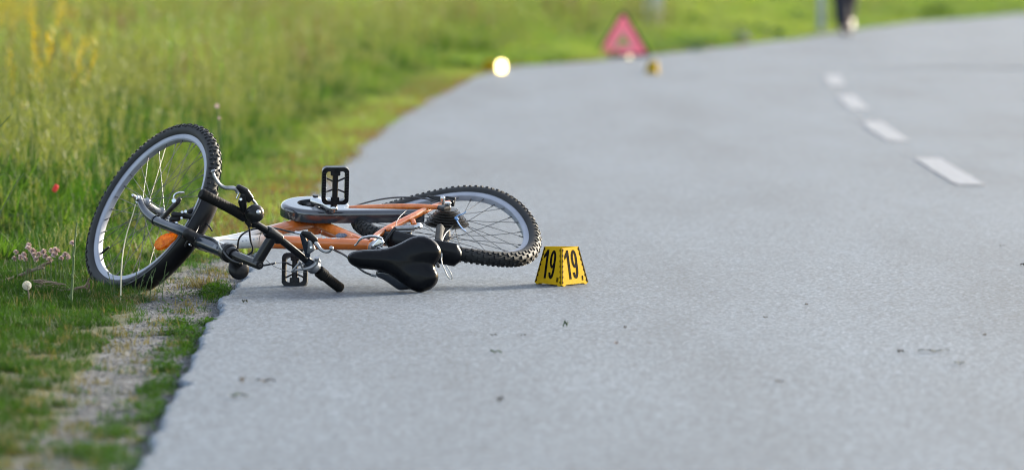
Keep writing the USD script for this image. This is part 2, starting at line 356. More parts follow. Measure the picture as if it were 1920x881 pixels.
def grit_at(x, y):
    """How bare and gravelly the verge is (0 grass, 1 gravel): a strip along the asphalt, broken by weeds."""
    d = edge_x(y) - x
    w = 0.24 + 0.12 * (fb(x * 0, y, 0.9, 21) - 0.5)
    w = w * (1 - .75 * sstep(17.0, 19.5, y))
    s = sstep(-0.02, 0.03, d) * (1 - sstep(w * 0.72, w * 1.25, d))
    return np.clip(s * (0.55 + 0.9 * fb(x, y, 4.0, 5)), 0, 1)

ds = np.r_[-0.25, -0.1, np.arange(-0.04, 1.0, 0.025), np.arange(1.0, 3.0, 0.1), np.arange(3, 9, 0.6), np.arange(9, 60, 6)]
ys = np.r_[np.arange(-40, 8, 3.0), np.arange(8, 24, 0.04), np.arange(24, 60, 0.4), np.arange(60, 200, 4)]
verge = grid(ds, ys, lambda d, y: (edge_x(y) - d, y, np.where(d < -0.03, -0.06, verge_z(edge_x(y) - d, y))))
vp = obj('verge', verge, 'verge', smooth=True, kind='structure')
UsdGeom.PrimvarsAPI(stage.GetPrimAtPath(vp)).CreatePrimvar('grit', Sdf.ValueTypeNames.FloatArray, 'vertex').Set(
    Vt.FloatArray.FromNumpy(grit_at(verge.vertices[:, 0], verge.vertices[:, 1]).astype(np.float32)))
dsr = np.r_[-0.2, 0.0, 0.1, 0.3, 0.6, 1, 2, 5, 10, 20, 40]
WIDTH = 5.85
def right_edge(d, y):
    s = (edge_x(y + .05) - edge_x(y - .05)) / 0.1; q = 1 / np.sqrt(1 + s * s)
    return edge_x(y) + q * (WIDTH + d), y - s * q * (WIDTH + d)
ysr = np.r_[np.arange(-40, 60, 0.5), np.arange(60, 200, 4)]
def rz(d, y):
    x, yy = right_edge(d, y); return x, yy, np.where(d < -0.05, -0.06, -0.03 + 0.02 * sstep(0, .6, d) + (fb(x, yy, 3.0, 31) - .5) * .02 * (d > .05))
obj('verge', grid(dsr, ysr, rz), 'meadow_soil', smooth=True, kind='structure')

# the road: one sheet with a ragged, slightly rounded left edge
cs = [(0.010, -0.07), (0.0, -0.024), (0.001, -0.009), (0.006, -0.002), (0.018, 0.0), (0.15, 0.0)] + [(t, 0.0) for t in np.arange(0.6, WIDTH - .1, 0.5)] + [(WIDTH - .01, 0.0), (WIDTH, -.03), (WIDTH, -.08)]
cs = np.array(cs)
yr = np.r_[np.arange(-40, 9, 1.0), np.arange(9, 26, 0.012), np.arange(26, 60, 0.12), np.arange(60, 200, 1.5)]
def road_fn(k, y):
    k = k.astype(int); o, z = cs[k, 0], cs[k, 1]
    s = (edge_x(y + .05) - edge_x(y - .05)) / 0.1; q = 1 / np.sqrt(1 + s * s)
    wob = ((fb(y * 0 + 1, y, 2.2, 40, 5) - .5) * 0.115 + (fb(y * 0 + 1, y, 14.0, 41, 5) - .5) * 0.060 * fb(y * 0 + 2, y, 1.7, 45, 2)) * (k < 5) 
    o2 = o - wob * (1 - np.clip(o / 0.6, 0, 1))
    return edge_x(y) + q * o2, y - s * q * o2, z + 0 * y
obj('road', grid(np.arange(len(cs)), yr, road_fn), 'asphalt', smooth=True, kind='structure')

# centre line dashes
def dash(y0, y1):
    n = 24; rows = []
    rng = np.random.default_rng(int(y0 * 10))
    for y in np.linspace(y0, y1, n):
        s = float((edge_x(y + .05) - edge_x(y - .05)) / 0.1); q = 1 / math.sqrt(1 + s * s)
        a = 2.835 + rng.normal(0, .003); b = 2.965 + rng.normal(0, .003)
        rows.append([(edge_x(y) + q * o, y - s * q * o, 0.004) for o in (a, b)])
    r = np.array(rows); v = r.reshape(-1, 3)
    f = [];
    for i in range(n - 1): f += [[2 * i, 2 * i + 1, 2 * i + 3], [2 * i, 2 * i + 3, 2 * i + 2]]
    return T3(v, f)
DASH_LABEL = {0: 'white centre line dash nearest the camera, on the grey road right of the marker', 1: 'white centre line dash second from the camera on the road', 2: 'white centre line dash third from the camera, foreshortened', 3: 'small white centre line dash fourth from the camera'}
for i, (a, b) in enumerate([(23.55, 26.5), (28.8, 31.95), (34.3, 37.5), (40.0, 43.2), (17.2, 20.2)]):
    lab = DASH_LABEL.get(i, 'white centre line dash at the right edge, nearer than all others')
    obj('road_dash', dash(a, b), 'road_paint', smooth=False, label=lab, category='road marking', group='dashes of the road centre line')

# ------------------------------------------------------------------ grass and stones
def ribbon(rng, base, h, w, lean, curl, az, segs=3, twist=0.0):
    """One blade of grass."""
    d = np.array([math.cos(az), math.sin(az), 0]); s0 = np.array([-math.sin(az + twist), math.cos(az + twist), 0])
    v = []
    for i in range(segs + 1):
        t = i / segs
        c = base + np.array([0, 0, h * (t - 0.25 * curl * t * t)]) + d * h * (lean * t + curl * t * t)
        ww = w * (1 - t ** 1.6) / 2 * (0.75 + 0.5 * min(t * 3, 1))
        if i < segs: v += [c - s0 * ww, c + s0 * ww]
        else: v += [c]
    f = []
    for i in range(segs - 1): f += [[2 * i, 2 * i + 1, 2 * i + 3], [2 * i, 2 * i + 3, 2 * i + 2]]
    k = 2 * (segs - 1); f += [[k, k + 1, k + 2]]
    return np.array(v), np.array(f)

def join(parts):
    v, f, n = [], [], 0
    for a, b in parts: v.append(a); f.append(np.asarray(b) + n); n += len(a)
    return T3(np.concatenate(v), np.concatenate(f))

def tuft(seed, n, r, h, w, lean=0.25, curl=0.35, segs=3, hmin=0.45):
    rng = np.random.default_rng(seed); out = []
    for _ in range(n):
        a = rng.uniform(0, 2 * np.pi); q = r * math.sqrt(rng.uniform())
        out.append(ribbon(rng, np.array([q * math.cos(a), q * math.sin(a), -0.012]), h * rng.uniform(hmin, 1), w * rng.uniform(.6, 1.2), lean * rng.normal(), abs(curl * rng.normal()), rng.uniform(0, 2 * np.pi), segs, rng.uniform(-1.5, 1.5)))
    return join(out)

def leafy(seed, n, r, h, size, stems=5):
    """Broad-leaved weed: folded leaves set round a few stems."""
    rng = np.random.default_rng(seed); out = []
    for _ in range(n):
        a = rng.uniform(0, 2 * np.pi); q = r * math.sqrt(rng.uniform()); z = h * rng.uniform(0.05, 1) * (1 - 0.5 * q / r)
        c = np.array([q * math.cos(a), q * math.sin(a), z]); az = rng.uniform(0, 2 * np.pi); el = rng.uniform(-0.3, 0.9)
        d = np.array([math.cos(az) * math.cos(el), math.sin(az) * math.cos(el), math.sin(el)]); s = nrm(np.cross(d, [0, 0, 1])); L = size * rng.uniform(.5, 1.2); wd = L * rng.uniform(.22, .38); u = np.cross(s, d)
        v = np.array([c, c + d * L * .45 + s * wd + u * wd * .3, c + d * L * .5, c + d * L * .45 - s * wd + u * wd * .3, c + d * L - u * wd * .3])
        out.append((v, [[0, 1, 2], [0, 2, 3], [2, 1, 4], [2, 4, 3]]))
    for _ in range(stems):
        a = rng.uniform(0, 2 * np.pi); q = r * .5 * math.sqrt(rng.uniform())
        out.append(ribbon(rng, np.array([q * math.cos(a), q * math.sin(a), -.01]), h, size * .10, rng.uniform(-.2, .2), .1, a))
    return join(out)

def headed(seed, n, r, h, w, head, heads=8):
    """Flowering grass: thin stalks with a loose seed head."""
    rng = np.random.default_rng(seed); out = []
    for _ in range(n):
        a = rng.uniform(0, 2 * np.pi); q = r * math.sqrt(rng.uniform()); az = rng.uniform(0, 2 * np.pi); hh = h * rng.uniform(.7, 1.05); ln = .12 * rng.normal()
        b = np.array([q * math.cos(a), q * math.sin(a), -.01]); out.append(ribbon(rng, b, hh, w, ln, .08, az))
        tip = b + np.array([math.cos(az), math.sin(az), 0]) * hh * ln + [0, 0, hh * .93]
        for k in range(heads):
            t = k / heads; out.append(ribbon(rng, tip - [0, 0, head * (1 - t)], head * .30, head * .06, rng.uniform(.1, .6), .3, rng.uniform(0, 6.28), 2))
    return join(out)

def flowers(seed, n, r, h, size):
    rng = np.random.default_rng(seed); out = []
    for _ in range(n):
        a = rng.uniform(0, 2 * np.pi); q = r * math.sqrt(rng.uniform()); hh = h * rng.uniform(.6, 1.05); c = np.array([q * math.cos(a), q * math.sin(a), hh])
        for k in range(5):
            az = k * 1.2566 + a; d = np.array([math.cos(az), math.sin(az), .35]); s = np.array([-math.sin(az), math.cos(az), 0])
            out.append((np.array([c, c + d * size * .6 + s * size * .4, c + d * size, c + d * size * .6 - s * size * .4]), [[0, 1, 2], [0, 2, 3]]))
    return join(out)

def scatter(name, protos, pos, scale, seed, label=None, category=None, tilt=0.12, weights=None, zs=None):
    """A PointInstancer of the prototypes [(name, mesh, material)] at pos."""
    rng = np.random.default_rng(seed); n = len(pos)
    path = numbered('/World/' + name)
    pi = UsdGeom.PointInstancer.Define(stage, path); ORIGIN[path] = np.zeros(3)
    tagp(pi, label, category, None, 'stuff')
    targets = []
    for nm, mesh, mat in protos:
        targets.append(Sdf.Path(obj(nm, mesh, mat, path, smooth=False)))
    pi.CreatePrototypesRel().SetTargets(targets)
    pi.CreateProtoIndicesAttr(Vt.IntArray.FromNumpy(rng.choice(len(protos), n, p=weights).astype(np.int32)))
    pi.CreatePositionsAttr(Vt.Vec3fArray.FromNumpy(np.asarray(pos, np.float32)))
    yaw = rng.uniform(0, 2 * np.pi, n); tx, ty = rng.normal(0, tilt, n), rng.normal(0, tilt, n)
    # quaternion = tilt * yaw
    qw, qz = np.cos(yaw / 2), np.sin(yaw / 2); ax, ay = tx / 2, ty / 2; w0 = np.sqrt(np.maximum(1 - ax * ax - ay * ay, 0))
    W_, X_, Y_, Z_ = w0 * qw, ax * qw + ay * qz, ay * qw - ax * qz, w0 * qz
    pi.CreateOrientationsAttr(Vt.QuathArray([Gf.Quath(float(a), float(b), float(c), float(d)) for a, b, c, d in zip(W_, X_, Y_, Z_)]))
    s = np.asarray(scale, np.float32); zz = s if zs is None else s * np.asarray(zs, np.float32)
    pi.CreateScalesAttr(Vt.Vec3fArray.FromNumpy(np.stack([s, s, zz], -1).astype(np.float32)))
    return pi

def field(seed, n, y0, y1, d0, d1, density, power=0.0):
    """Random spots on the verge, thinned by density(d, x, y) and kept near the part of the world in view."""
    rng = np.random.default_rng(seed)
    y = rng.uniform(y0, y1, n) if not power else y0 + (y1 - y0) * rng.uniform(0, 1, n) ** power
    d = rng.uniform(d0, d1, n); x = edge_x(y) - d
    clear = np.zeros(n, bool)
    for cx, cy, w_, b_, f_ in CLEAR: clear |= (abs(x - cx) < w_) & (y > cy - f_) & (y < cy + b_)
    k = (rng.uniform(0, 1, n) < density(d, x, y)) & ~clear & (x > -0.105 * np.maximum(y, 8) - 0.9)
    x, y, d = x[k], y[k], d[k]
    return np.stack([x, y, verge_z(x, y)], -1), d

CLEAR = [(1.05, 50.7, .40, .35, 2.2), (-.09, 44.0, .16, .2, 1.0)]     # trodden spots: round the warning triangle and the added glow
WHEEL_XY = np.array([at(285, 385, 16.8)[0], 16.75])
def off_wheel(x, y): return 1.0
# short grass of the mown strip
short = [('grass_tuft', tuft(s, 34, .05, .075, .0042, .35, .5), 'grass_near') for s in (1, 2, 3)] + [('grass_tuft', tuft(4, 20, .05, .07, .003, .5, .6), 'grass_dry'), ('weed', leafy(5, 30, .05, .035, .028), 'weed_leaf')]
def dens_short(d, x, y):
    return sstep(.20, .36, d + .14 * (fb(x, y, 3.5, 12) - .5)) * (0.35 + 0.65 * sstep(.35, .6, fb(x, y, 5.0, 13)))
p, d = field(11, 19000, 9.0, 20.5, .05, 1.9, dens_short)
sc = np.random.default_rng(1).uniform(.55, 1.15, len(p)) * (.55 + .45 * sstep(.3, .9, d))
scatter('short_grass', short, p, sc, 21, 'short green roadside grass around the front wheel and along the gravel', 'grass', weights=[.25, .25, .2, .16, .14])
# sparse dry blades and tiny weeds on the gravel
p, d = field(12, 5200, 9.0, 19.0, .03, .42, lambda d, x, y: .05 + .55 * sstep(.54, .70, fb(x, y, 5.0, 14)))
scatter('dry_grass', [('grass_tuft', tuft(31, 16, .035, .05, .0032, .7, .7), 'grass_dry'), ('grass_tuft', tuft(32, 18, .03, .045, .003, .6, .6), 'grass_near'), ('weed', leafy(33, 14, .03, .02, .016), 'weed_leaf')], p, np.random.default_rng(2).uniform(.5, 1.1, len(p)), 22, 'dry straw and tiny weeds in the gravel beside the asphalt', 'dry grass', weights=[.5, .25, .25])
# gravel
rs = np.random.default_rng(5)
def pebble(seed):
    r_ = np.random.default_rng(seed); t = trimesh.convex.convex_hull(r_.normal(size=(14, 3)) * [1, .8, .5]); t.apply_scale(0.5 / t.extents.max()); return t
p, d = field(13, 30000, 9.2, 20.0, .0, .45, lambda d, x, y: .85 * np.clip(grit_at(x, y) * 1.5, 0, 1))
scatter('gravel', [('pebble', pebble(k), m) for k, m in ((1, 'stone'), (2, 'stone'), (3, 'grit'), (4, 'grit'))], p + [0, 0, .001], .004 + .013 * np.random.default_rng(3).uniform(0, 1, len(p)) ** 2.2 * 1.3, 23, 'loose grey gravel on the shoulder between grass and asphalt', 'gravel', tilt=.4)
# middle distance, taller with distance from the road
mid = [('grass_tuft', tuft(s, 46, .11, .30, .0065, .24, .4), m_) for s, m_ in ((41, 'grass_meadow'), (42, 'grass_meadow'), (43, 'grass_near'))] + [('grass_tuft', headed(44, 12, .10, .40, .004, .10), 'seed_stalk'), ('weed', leafy(45, 110, .12, .24, .036), 'weed_dark'), ('weed', leafy(46, 100, .12, .20, .032), 'weed_leaf')]
p, d = field(14, 22000, 17.6, 48, .02, 5.0, lambda d, x, y: sstep(.05, .26, d) * (.6 + .4 * sstep(.4, .6, fb(x, y, 1.3, 15))))
hh = np.clip(.10 + .80 * sstep(.12, 1.3, d), 0, 1) * (.72 + .56 * fb(p[:, 0], p[:, 1], .8, 88)) * (0.45 + .55 * sstep(17.5, 21.5, p[:, 1])) * np.random.default_rng(4).uniform(.7, 1.25, len(p)) * 1.35
scatter('meadow_grass', mid, p, np.clip(hh * 1.5, .35, 1.25), 24, 'green meadow grass rising behind the front wheel', 'grass', weights=[.25, .23, .26, .1, .08, .08], zs=np.clip(hh / np.clip(hh * 1.5, .35, 1.25), .35, 1.4))
p, d = field(18, 15000, 18.3, 75, .0, .9, lambda d, x, y: (1 - sstep(.2, .6, d)) * (.35 + .65 * sstep(.42, .58, fb(x, y, 1.1, 19))))
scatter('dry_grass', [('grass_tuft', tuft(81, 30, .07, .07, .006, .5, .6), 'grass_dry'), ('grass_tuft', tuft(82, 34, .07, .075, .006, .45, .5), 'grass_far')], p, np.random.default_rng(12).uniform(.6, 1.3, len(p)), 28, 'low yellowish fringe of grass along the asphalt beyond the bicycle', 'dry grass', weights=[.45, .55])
# far meadow
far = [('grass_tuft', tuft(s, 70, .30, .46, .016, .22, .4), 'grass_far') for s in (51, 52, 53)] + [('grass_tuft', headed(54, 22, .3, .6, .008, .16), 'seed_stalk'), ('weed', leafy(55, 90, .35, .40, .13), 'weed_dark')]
def dfar(d, x, y): return sstep(.02, .35, d) * np.ones_like(d)
p1, d1 = field(15, 22000, 44, 95, .03, 14, dfar)
p2, d2 = field(16, 9000, 90, 150, .15, 32, dfar)
p = np.vstack([p1, p2]); d = np.r_[d1, d2]
hz = (.25 + .75 * sstep(.2, 3.0, d)) * np.random.default_rng(6).uniform(.7, 1.2, len(p))
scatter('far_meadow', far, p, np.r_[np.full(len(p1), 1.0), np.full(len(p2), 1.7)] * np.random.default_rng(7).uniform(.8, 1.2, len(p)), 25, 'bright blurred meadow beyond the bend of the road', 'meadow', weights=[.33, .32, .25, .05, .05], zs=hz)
# tall pale stalks and dark leafy clumps break up the meadow
p, d = field(19, 5200, 24, 60, .5, 7, lambda d, x, y: sstep(24, 31, y) * sstep(.5, 1.6, d) * sstep(.44, .60, fb(x, y, .45, 71)))
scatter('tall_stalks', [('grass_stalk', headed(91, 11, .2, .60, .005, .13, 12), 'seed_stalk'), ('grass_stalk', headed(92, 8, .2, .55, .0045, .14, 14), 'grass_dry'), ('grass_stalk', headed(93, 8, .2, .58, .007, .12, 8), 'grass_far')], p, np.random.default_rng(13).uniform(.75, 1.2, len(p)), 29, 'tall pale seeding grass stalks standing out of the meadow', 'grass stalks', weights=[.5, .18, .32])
p, d = field(20, 4200, 22, 60, .8, 7, lambda d, x, y: sstep(.54, .66, fb(x, y, .55, 72)))
scatter('dark_weeds', [('weed', leafy(94, 170, .17, .36, .042), 'weed_dark'), ('weed', leafy(95, 140, .16, .32, .036), 'weed_leaf')], p, np.random.default_rng(14).uniform(.7, 1.25, len(p)), 30, 'dark leafy weeds in clumps among the meadow grass', 'weeds', weights=[.7, .3])
def spikes(seed, n, r, h):
    r_ = np.random.default_rng(seed); out = []
    for _ in range(n):
        a = r_.uniform(0, 6.28); q = r * math.sqrt(r_.uniform()); hh = h * r_.uniform(.7, 1.05)
        for k in range(16):
            c = np.array([q * math.cos(a), q * math.sin(a), hh * (.62 + .38 * k / 16)]); out.append(ribbon(r_, c, .03, .012, r_.uniform(.3, 1.2), .3, r_.uniform(0, 6.28), 2))
    return join(out)
p, d = field(17, 420, 25, 46, 1.2, 5, lambda d, x, y: sstep(.068, .088, -x / y) * sstep(.42, .55, fb(x, y, .7, 77)))
scatter('yellow_flowers', [('flower_spike', spikes(61, 5, .16, .58), 'petal_yellow'), ('flower_spike', spikes(62, 4, .16, .64), 'petal_yellow')], p, np.random.default_rng(8).uniform(.8, 1.2, len(p)), 26, 'yellow flowering spikes in the tall grass at the far left', 'wild flowers')
# brown dry rim right beside the asphalt
p, d = field(22, 17000, 19.0, 56, -.03, .55, lambda d, x, y: (1 - sstep(.10, .36, d)) * (.35 + .65 * sstep(.38, .58, fb(x, y, .9, 73))))
scatter('dry_rim', [('grass_tuft', tuft(96, 26, .06, .055, .006, .6, .7), 'grass_brown'), ('grass_tuft', tuft(97, 24, .06, .06, .005, .6, .7), 'grass_dry')], p, np.random.default_rng(15).uniform(.6, 1.3, len(p)), 31, 'tan brown dry grass spilling over the road edge beyond the bicycle', 'dry grass', weights=[.7, .3])
# right verge: plain short grass outside the view
rg = np.random.default_rng(9); yy = rg.uniform(12, 60, 1500); dd = rg.uniform(.2, 3.5, 1500) ; X, Y = right_edge(dd, yy)
scatter('verge_grass', [('grass_tuft', tuft(71, 50, .2, .22, .01, .3, .4), 'grass_meadow')], np.stack([X, Y, np.full(1500, -.02)], -1), rg.uniform(.7, 1.2, 1500), 27, 'grass on the far right verge of the road', 'grass')

# ================================================================== the bicycle
# Pose of the frame (columns: forward, left, up of the upright bicycle) and of the turned fork, both rigid.
BR = np.array([[-0.99857, -0.0427, 0.03219], [-0.03912, 0.17311, -0.98413], [0.03646, -0.98398, -0.17453]])
BT = np.array([-0.20602, 16.83926, 0.17186])
HUB, CROWN = np.array([0.96101, 0, -0.00541]), np.array([0.77507, 0, 0.29995])
AUP, AFW = np.array([-0.42079, 0, 0.90716]), np.array([0.90716, 0, 0.42079])
SR = np.array([[-0.222, 0.73559, -0.64002], [-0.74297, -0.5527, -0.37753], [-0.63144, 0.3917, 0.66922]])
RW = np.array([[0.99886, 0.04764, 0.00241], [-0.04764, 0.99377, 0.10075], [0.00241, -0.10075, 0.99491]])
def W(p): return np.asarray(p, float) @ BR.T + BT                                   # frame coordinates to world
def FW(p): return W((np.asarray(p, float) - CROWN) @ SR.T + CROWN)                  # fork and bar
def RWh(p):                                                                         # rear wheel, buckled by the crash
    p = np.array(p, float); th = np.arctan2(p[..., 2], p[..., 0]); r = np.hypot(p[..., 0], p[..., 2])
    p[..., 1] += (0.0318 * np.cos(2 * th + 1.0567) - 0.0083 * np.cos(3 * th + 0.0797)) * (r / 0.3) ** 1.5
    return W(p @ RW.T)
def FWh(p): return FW(np.asarray(p, float) + HUB)
LEFT_F = nrm(FW(CROWN + [0, 1, 0]) - FW(CROWN)); UP_F = nrm(FW(CROWN + AUP) - FW(CROWN)); FWD_F = nrm(FW(CROWN + AFW) - FW(CROWN))
LEFT_B = BR[:, 1]; UP_B = BR[:, 2]; FWD_B = BR[:, 0]

bike = thing('bicycle', (-0.6, 16.5, 0.0), 'orange and black mountain bike lying on its side at the left edge of the road', 'bicycle')

def tyre_mesh(tf, seed):
    R, tr = 0.2785, 0.0218
    th = np.linspace(0, 2 * np.pi, 144, endpoint=False); ph = np.linspace(-2.45, 2.45, 17)
    v = np.array([[(R + tr * math.cos(b)) * math.cos(a), tr * 1.02 * math.sin(b), (R + tr * math.cos(b)) * math.sin(a)] for a in th for b in ph])
    n = len(ph); f = []
    for i in range(144):
        j = (i + 1) % 144
        for s in range(n - 1): f += [[i * n + s, j * n + s, j * n + s + 1], [i * n + s, j * n + s + 1, i * n + s + 1]]
    parts = [T3(tf(v), f)]
    r_ = np.random.default_rng(seed); kv, kf, c = [], [], 0
    box = np.array([[i, j, k] for k in (0, 1) for i in (-1, 1) for j in (-1, 1)], float)
    bf = np.array([[4, 6, 7], [4, 7, 5], [0, 4, 5], [0, 5, 1], [2, 3, 7], [2, 7, 6], [0, 2, 6], [0, 6, 4], [1, 5, 7], [1, 7, 3]])
    for i in range(96):
        a0 = 2 * np.pi * i / 96
        rows = [(-.95, .0095, .0058), (.95, .0095, .0058), (0.0, .0085, .0055)] if i % 2 else [(-.5, .0080, .0055), (.5, .0080, .0055), (-1.15, .0065, .0050), (1.15, .0065, .0050)]
        for b, la, lb in rows:
            b += r_.normal(0, .02)
            q = []
            for i_, j_, k_ in box:
                sc = 1 - .18 * k_; rad = tr - .001 + k_ * .0048
                bb = b + j_ * lb * sc / tr; aa = a0 + i_ * la / 2 * sc / R * 1.05
                q.append([(R + rad * math.cos(bb)) * math.cos(aa), rad * 1.02 * math.sin(bb), (R + rad * math.cos(bb)) * math.sin(aa)])
            kv.append(q); kf.append(bf + c); c += 8
    k = T3(tf(np.concatenate(kv)), np.concatenate(kf))
    parts.append(T3(k.vertices[k.faces].reshape(-1, 3), np.arange(len(k.faces) * 3).reshape(-1, 3)))
    return cat(parts)

def ring_mesh(tf, prof, n=120):
    """Closed profile of (radius, side) turned about the wheel axis."""
    th = np.linspace(0, 2 * np.pi, n, endpoint=False); m = len(prof)
    v = np.array([[r * math.cos(a), y, r * math.sin(a)] for a in th for r, y in prof]); f = []
    for i in range(n):
        j = (i + 1) % n
        for s in range(m):
            t = (s + 1) % m; f += [[i * m + s, i * m + t, j * m + t], [i * m + s, j * m + t, j * m + s]]
    t3 = T3(tf(v), f)
    return T3(t3.vertices, t3.faces[:, ::-1]) if t3.volume < 0 else t3

def wheel(tf, label, seed, bent=0.0, phase=0.0):
    w = grp('wheel', bike)
    if label: tagp(stage.GetPrimAtPath(w), label)
    obj('tyre', tyre_mesh(tf, seed), 'rubber', w, smooth=40)
    rim = [(.2445, -.0085), (.2435, 0), (.2445, .0085), (.2485, .0115), (.2610, .0128), (.2640, .0134), (.2640, .0112), (.256, .0105), (.256, -.0105), (.2640, -.0112), (.2640, -.0134), (.2610, -.0128), (.2485, -.0115)]
    obj('rim', ring_mesh(tf, rim), 'alloy', w, smooth=28)
    ax = tf(np.array([0, 1.0, 0]) * .05) - tf(np.array([0, -1.0, 0]) * .05)
    c = tf(np.zeros(3))
    obj('hub', lathe(c, ax, [(-.05, .0), (-.05, .011), (-.036, .012), (-.034, .021), (-.029, .021), (-.027, .0135), (-.01, .0115), (.01, .0115), (.027, .0135), (.029, .021), (.034, .021), (.036, .012), (.05, .011), (.05, 0)], 24), 'dull_metal', w)
    r_ = np.random.default_rng(seed + 50)
    for k in range(36):
        side = 1 if k % 2 else -1; grp2 = (k // 2) % 2
        a = 2 * np.pi * k / 36 + phase; b = a + (1 if grp2 else -1) * 1.05
        p0 = np.array([.0195 * math.cos(b), side * .0315, .0195 * math.sin(b)]); p1 = np.array([.2440 * math.cos(a), side * .003, .2440 * math.sin(a)])
        bow = bent * r_.choice([0, 0, 0, 1]) * r_.normal(0, .022); bw2 = bent * r_.choice([0, 0, 1]) * r_.normal(0, .02)
        t = np.linspace(0, 1, 7 if (bow or bw2) else 3)[:, None]
        tang = np.array([-math.sin(a), 0, math.cos(a)])
        pts = p0 + (p1 - p0) * t + np.sin(np.pi * t) * (bow * tang + np.array([0, bw2, 0]))
        pts = tf(pts); pts[-1] = tf(p1)
        m = tube(pts, .00105, 6)
        nip = tube(np.array([pts[-1] + (pts[-2] - pts[-1]) / np.linalg.norm(pts[-2] - pts[-1]) * .014, pts[-1]]), .0021, 6)
        obj('spoke', cat([m, nip]), 'steel_wire', w, smooth=60)
    return w

fw = wheel(FWh, 'front wheel turned up with its tyre against the grass', 1, phase=.05)
rwheel = wheel(RWh, 'buckled rear wheel with loose spokes', 2, bent=1.0, phase=.02)
def wheel_pt(tf, deg, r, y=0.0): a = math.radians(deg); return tf(np.array([r * math.cos(a), y, r * math.sin(a)]))
# valve of the front wheel and its amber reflector
a_ = 241.0
obj('valve', tube(np.array([wheel_pt(FWh, a_, .246), wheel_pt(FWh, a_, .236), wheel_pt(FWh, a_, .2355), wheel_pt(FWh, a_, .212), wheel_pt(FWh, a_, .205)]), [.003, .003, .0045, .0042, .003], 10), 'black_plastic', fw)
def on_wheel_plane(tf, u, v, side):
    """Point of the plane of the wheel, side metres off it, on the line of sight of (u, v)."""
    o = tf(np.array([0, side, 0.0])); n = nrm(tf(np.array([0, .05, 0.0])) - tf(np.zeros(3))); c0 = np.array([0, 0, CAM_H]); r = at(u, v, 16.0) - c0
    return c0 + r * ((o - c0) @ n) / (r @ n)
NF = nrm(FWh(np.array([0, .05, 0.])) - FWh(np.zeros(3)))
def slab(pts, nrm_dir, th, bev=.0025):
    """Cushion: polygon (world points, roughly planar) thickened along nrm_dir with softened rim."""
    p = np.asarray(pts, float); c = p.mean(0); n = nrm(nrm_dir); lay = []
    for s, k in ((-th / 2, 1 - bev * 8), (-th / 2 + bev, 1), (th / 2 - bev, 1), (th / 2, 1 - bev * 8)): lay.append(c + (p - c) * k + n * s)
    return trimesh.convex.convex_hull(np.concatenate(lay))
ref_px = [(291, 462), (294, 453), (303, 444), (315, 439), (329, 438), (334, 441), (330, 449), (318, 459), (304, 467), (294, 468)]
obj('reflector', slab([on_wheel_plane(FWh, u, v, .012) for u, v in ref_px], NF, .012), 'reflector_amber', fw, label='amber reflector clipped between the spokes of the front wheel')

# ------------------------------------------------------------------ fork, headset, stem
def ax_pt(s, f=0.0, l=0.0): return FW(CROWN + AUP * s + AFW * f + np.array([0, l, 0]))
def leg(side):
    d = side * .052
    rows = [(-.012, .0, side * .040, .0175), (-.05, .0, d, .0170), (-.11, -.001, d, .0165), (-.17, -.001, d, .0160), (-.215, .000, d * 1.02, .0148), (-.26, .006, d * 1.05, .0130), (-.30, .016, d * 1.08, .0115), (-.335, .030, d * 1.10, .0105), (-.352, .038, d * 1.10, .0095)]
    p = np.array([ax_pt(a, b, c) for a, b, c, _ in rows]); t = np.linspace(0, 1, len(rows))
    return tube(CubicSpline(t, p)(np.linspace(0, 1, 30)), np.interp(np.linspace(0, 1, 30), t, [r[3] for r in rows]), 18)
fork = grp('fork', bike)
for sd in (1, -1):
    obj('fork_leg', leg(sd), 'fork_paint', fork, smooth=40)
    obj('dropout', hull([(*ax_pt(-.345, .034, sd * .057), .007), (*FWh([0, sd * .057, 0]), .010)]), 'fork_paint', fork)
    obj('axle_nut', cat([lathe(FWh([0, sd * .066, 0]), LEFT_F * sd, [(-.006, 0), (-.006, .013), (-.003, .013), (-.003, .0095), (.006, .0095), (.009, .006), (.022, .006), (.025, .003), (.026, 0)], 20)]), 'chrome', fork)
obj('fork_crown', hull([(*ax_pt(-.012, 0, .042), .0185), (*ax_pt(-.012, 0, -.042), .0185), (*ax_pt(.004), .020)]), 'black_plastic', fork)
obj('leg_band', lathe(ax_pt(-.205, .0, .053), UP_F, [(-.004, .0150), (-.004, .0166), (.004, .0170), (.004, .0152)], 24), 'black_plastic', fork)
mk = [ax_pt(-.19 + k * .008, .0, .052) + 0 for k in range(3)]
obj('mudguard_bolt', disc(ax_pt(-.02, -.024, .01), -FWD_F, .006, .006), 'chrome', fork)

fr = bike
obj('headset', cat([lathe(ax_pt(.012), UP_F, [(-.012, .0), (-.012, .0235), (-.002, .0245), (.006, .0245), (.011, .0225), (.011, 0)], 28)]), 'black_plastic', bike)
obj('head_tube', lathe(ax_pt(.0), UP_F, [(.022, 0), (.022, .0222), (.17, .0222), (.17, 0)], 32), 'fork_paint', bike)
obj('headset', cat([lathe(ax_pt(.17), UP_F, [(.001, 0), (.001, .0245), (.012, .0255), (.014, .0290), (.034, .0300), (.040, .0260), (.041, .0230), (.054, .0220), (.060, .019), (.060, 0)], 32)]), 'black_plastic', bike)
st = grp('stem', bike)
obj('quill', lathe(ax_pt(0), UP_F, [(.22, 0), (.22, .0142), (.392, .0142), (.396, .0128), (.397, .0065), (.392, .0060), (.392, 0)], 28), 'bar_paint', st)
obj('quill_bolt', lathe(ax_pt(.3955), UP_F, [(-.004, 0), (-.004, .0062), (.0015, .0062), (.0022, .005), (.0022, .0028), (-.001, .0028), (-.001, 0)], 16), 'dark_steel', st)

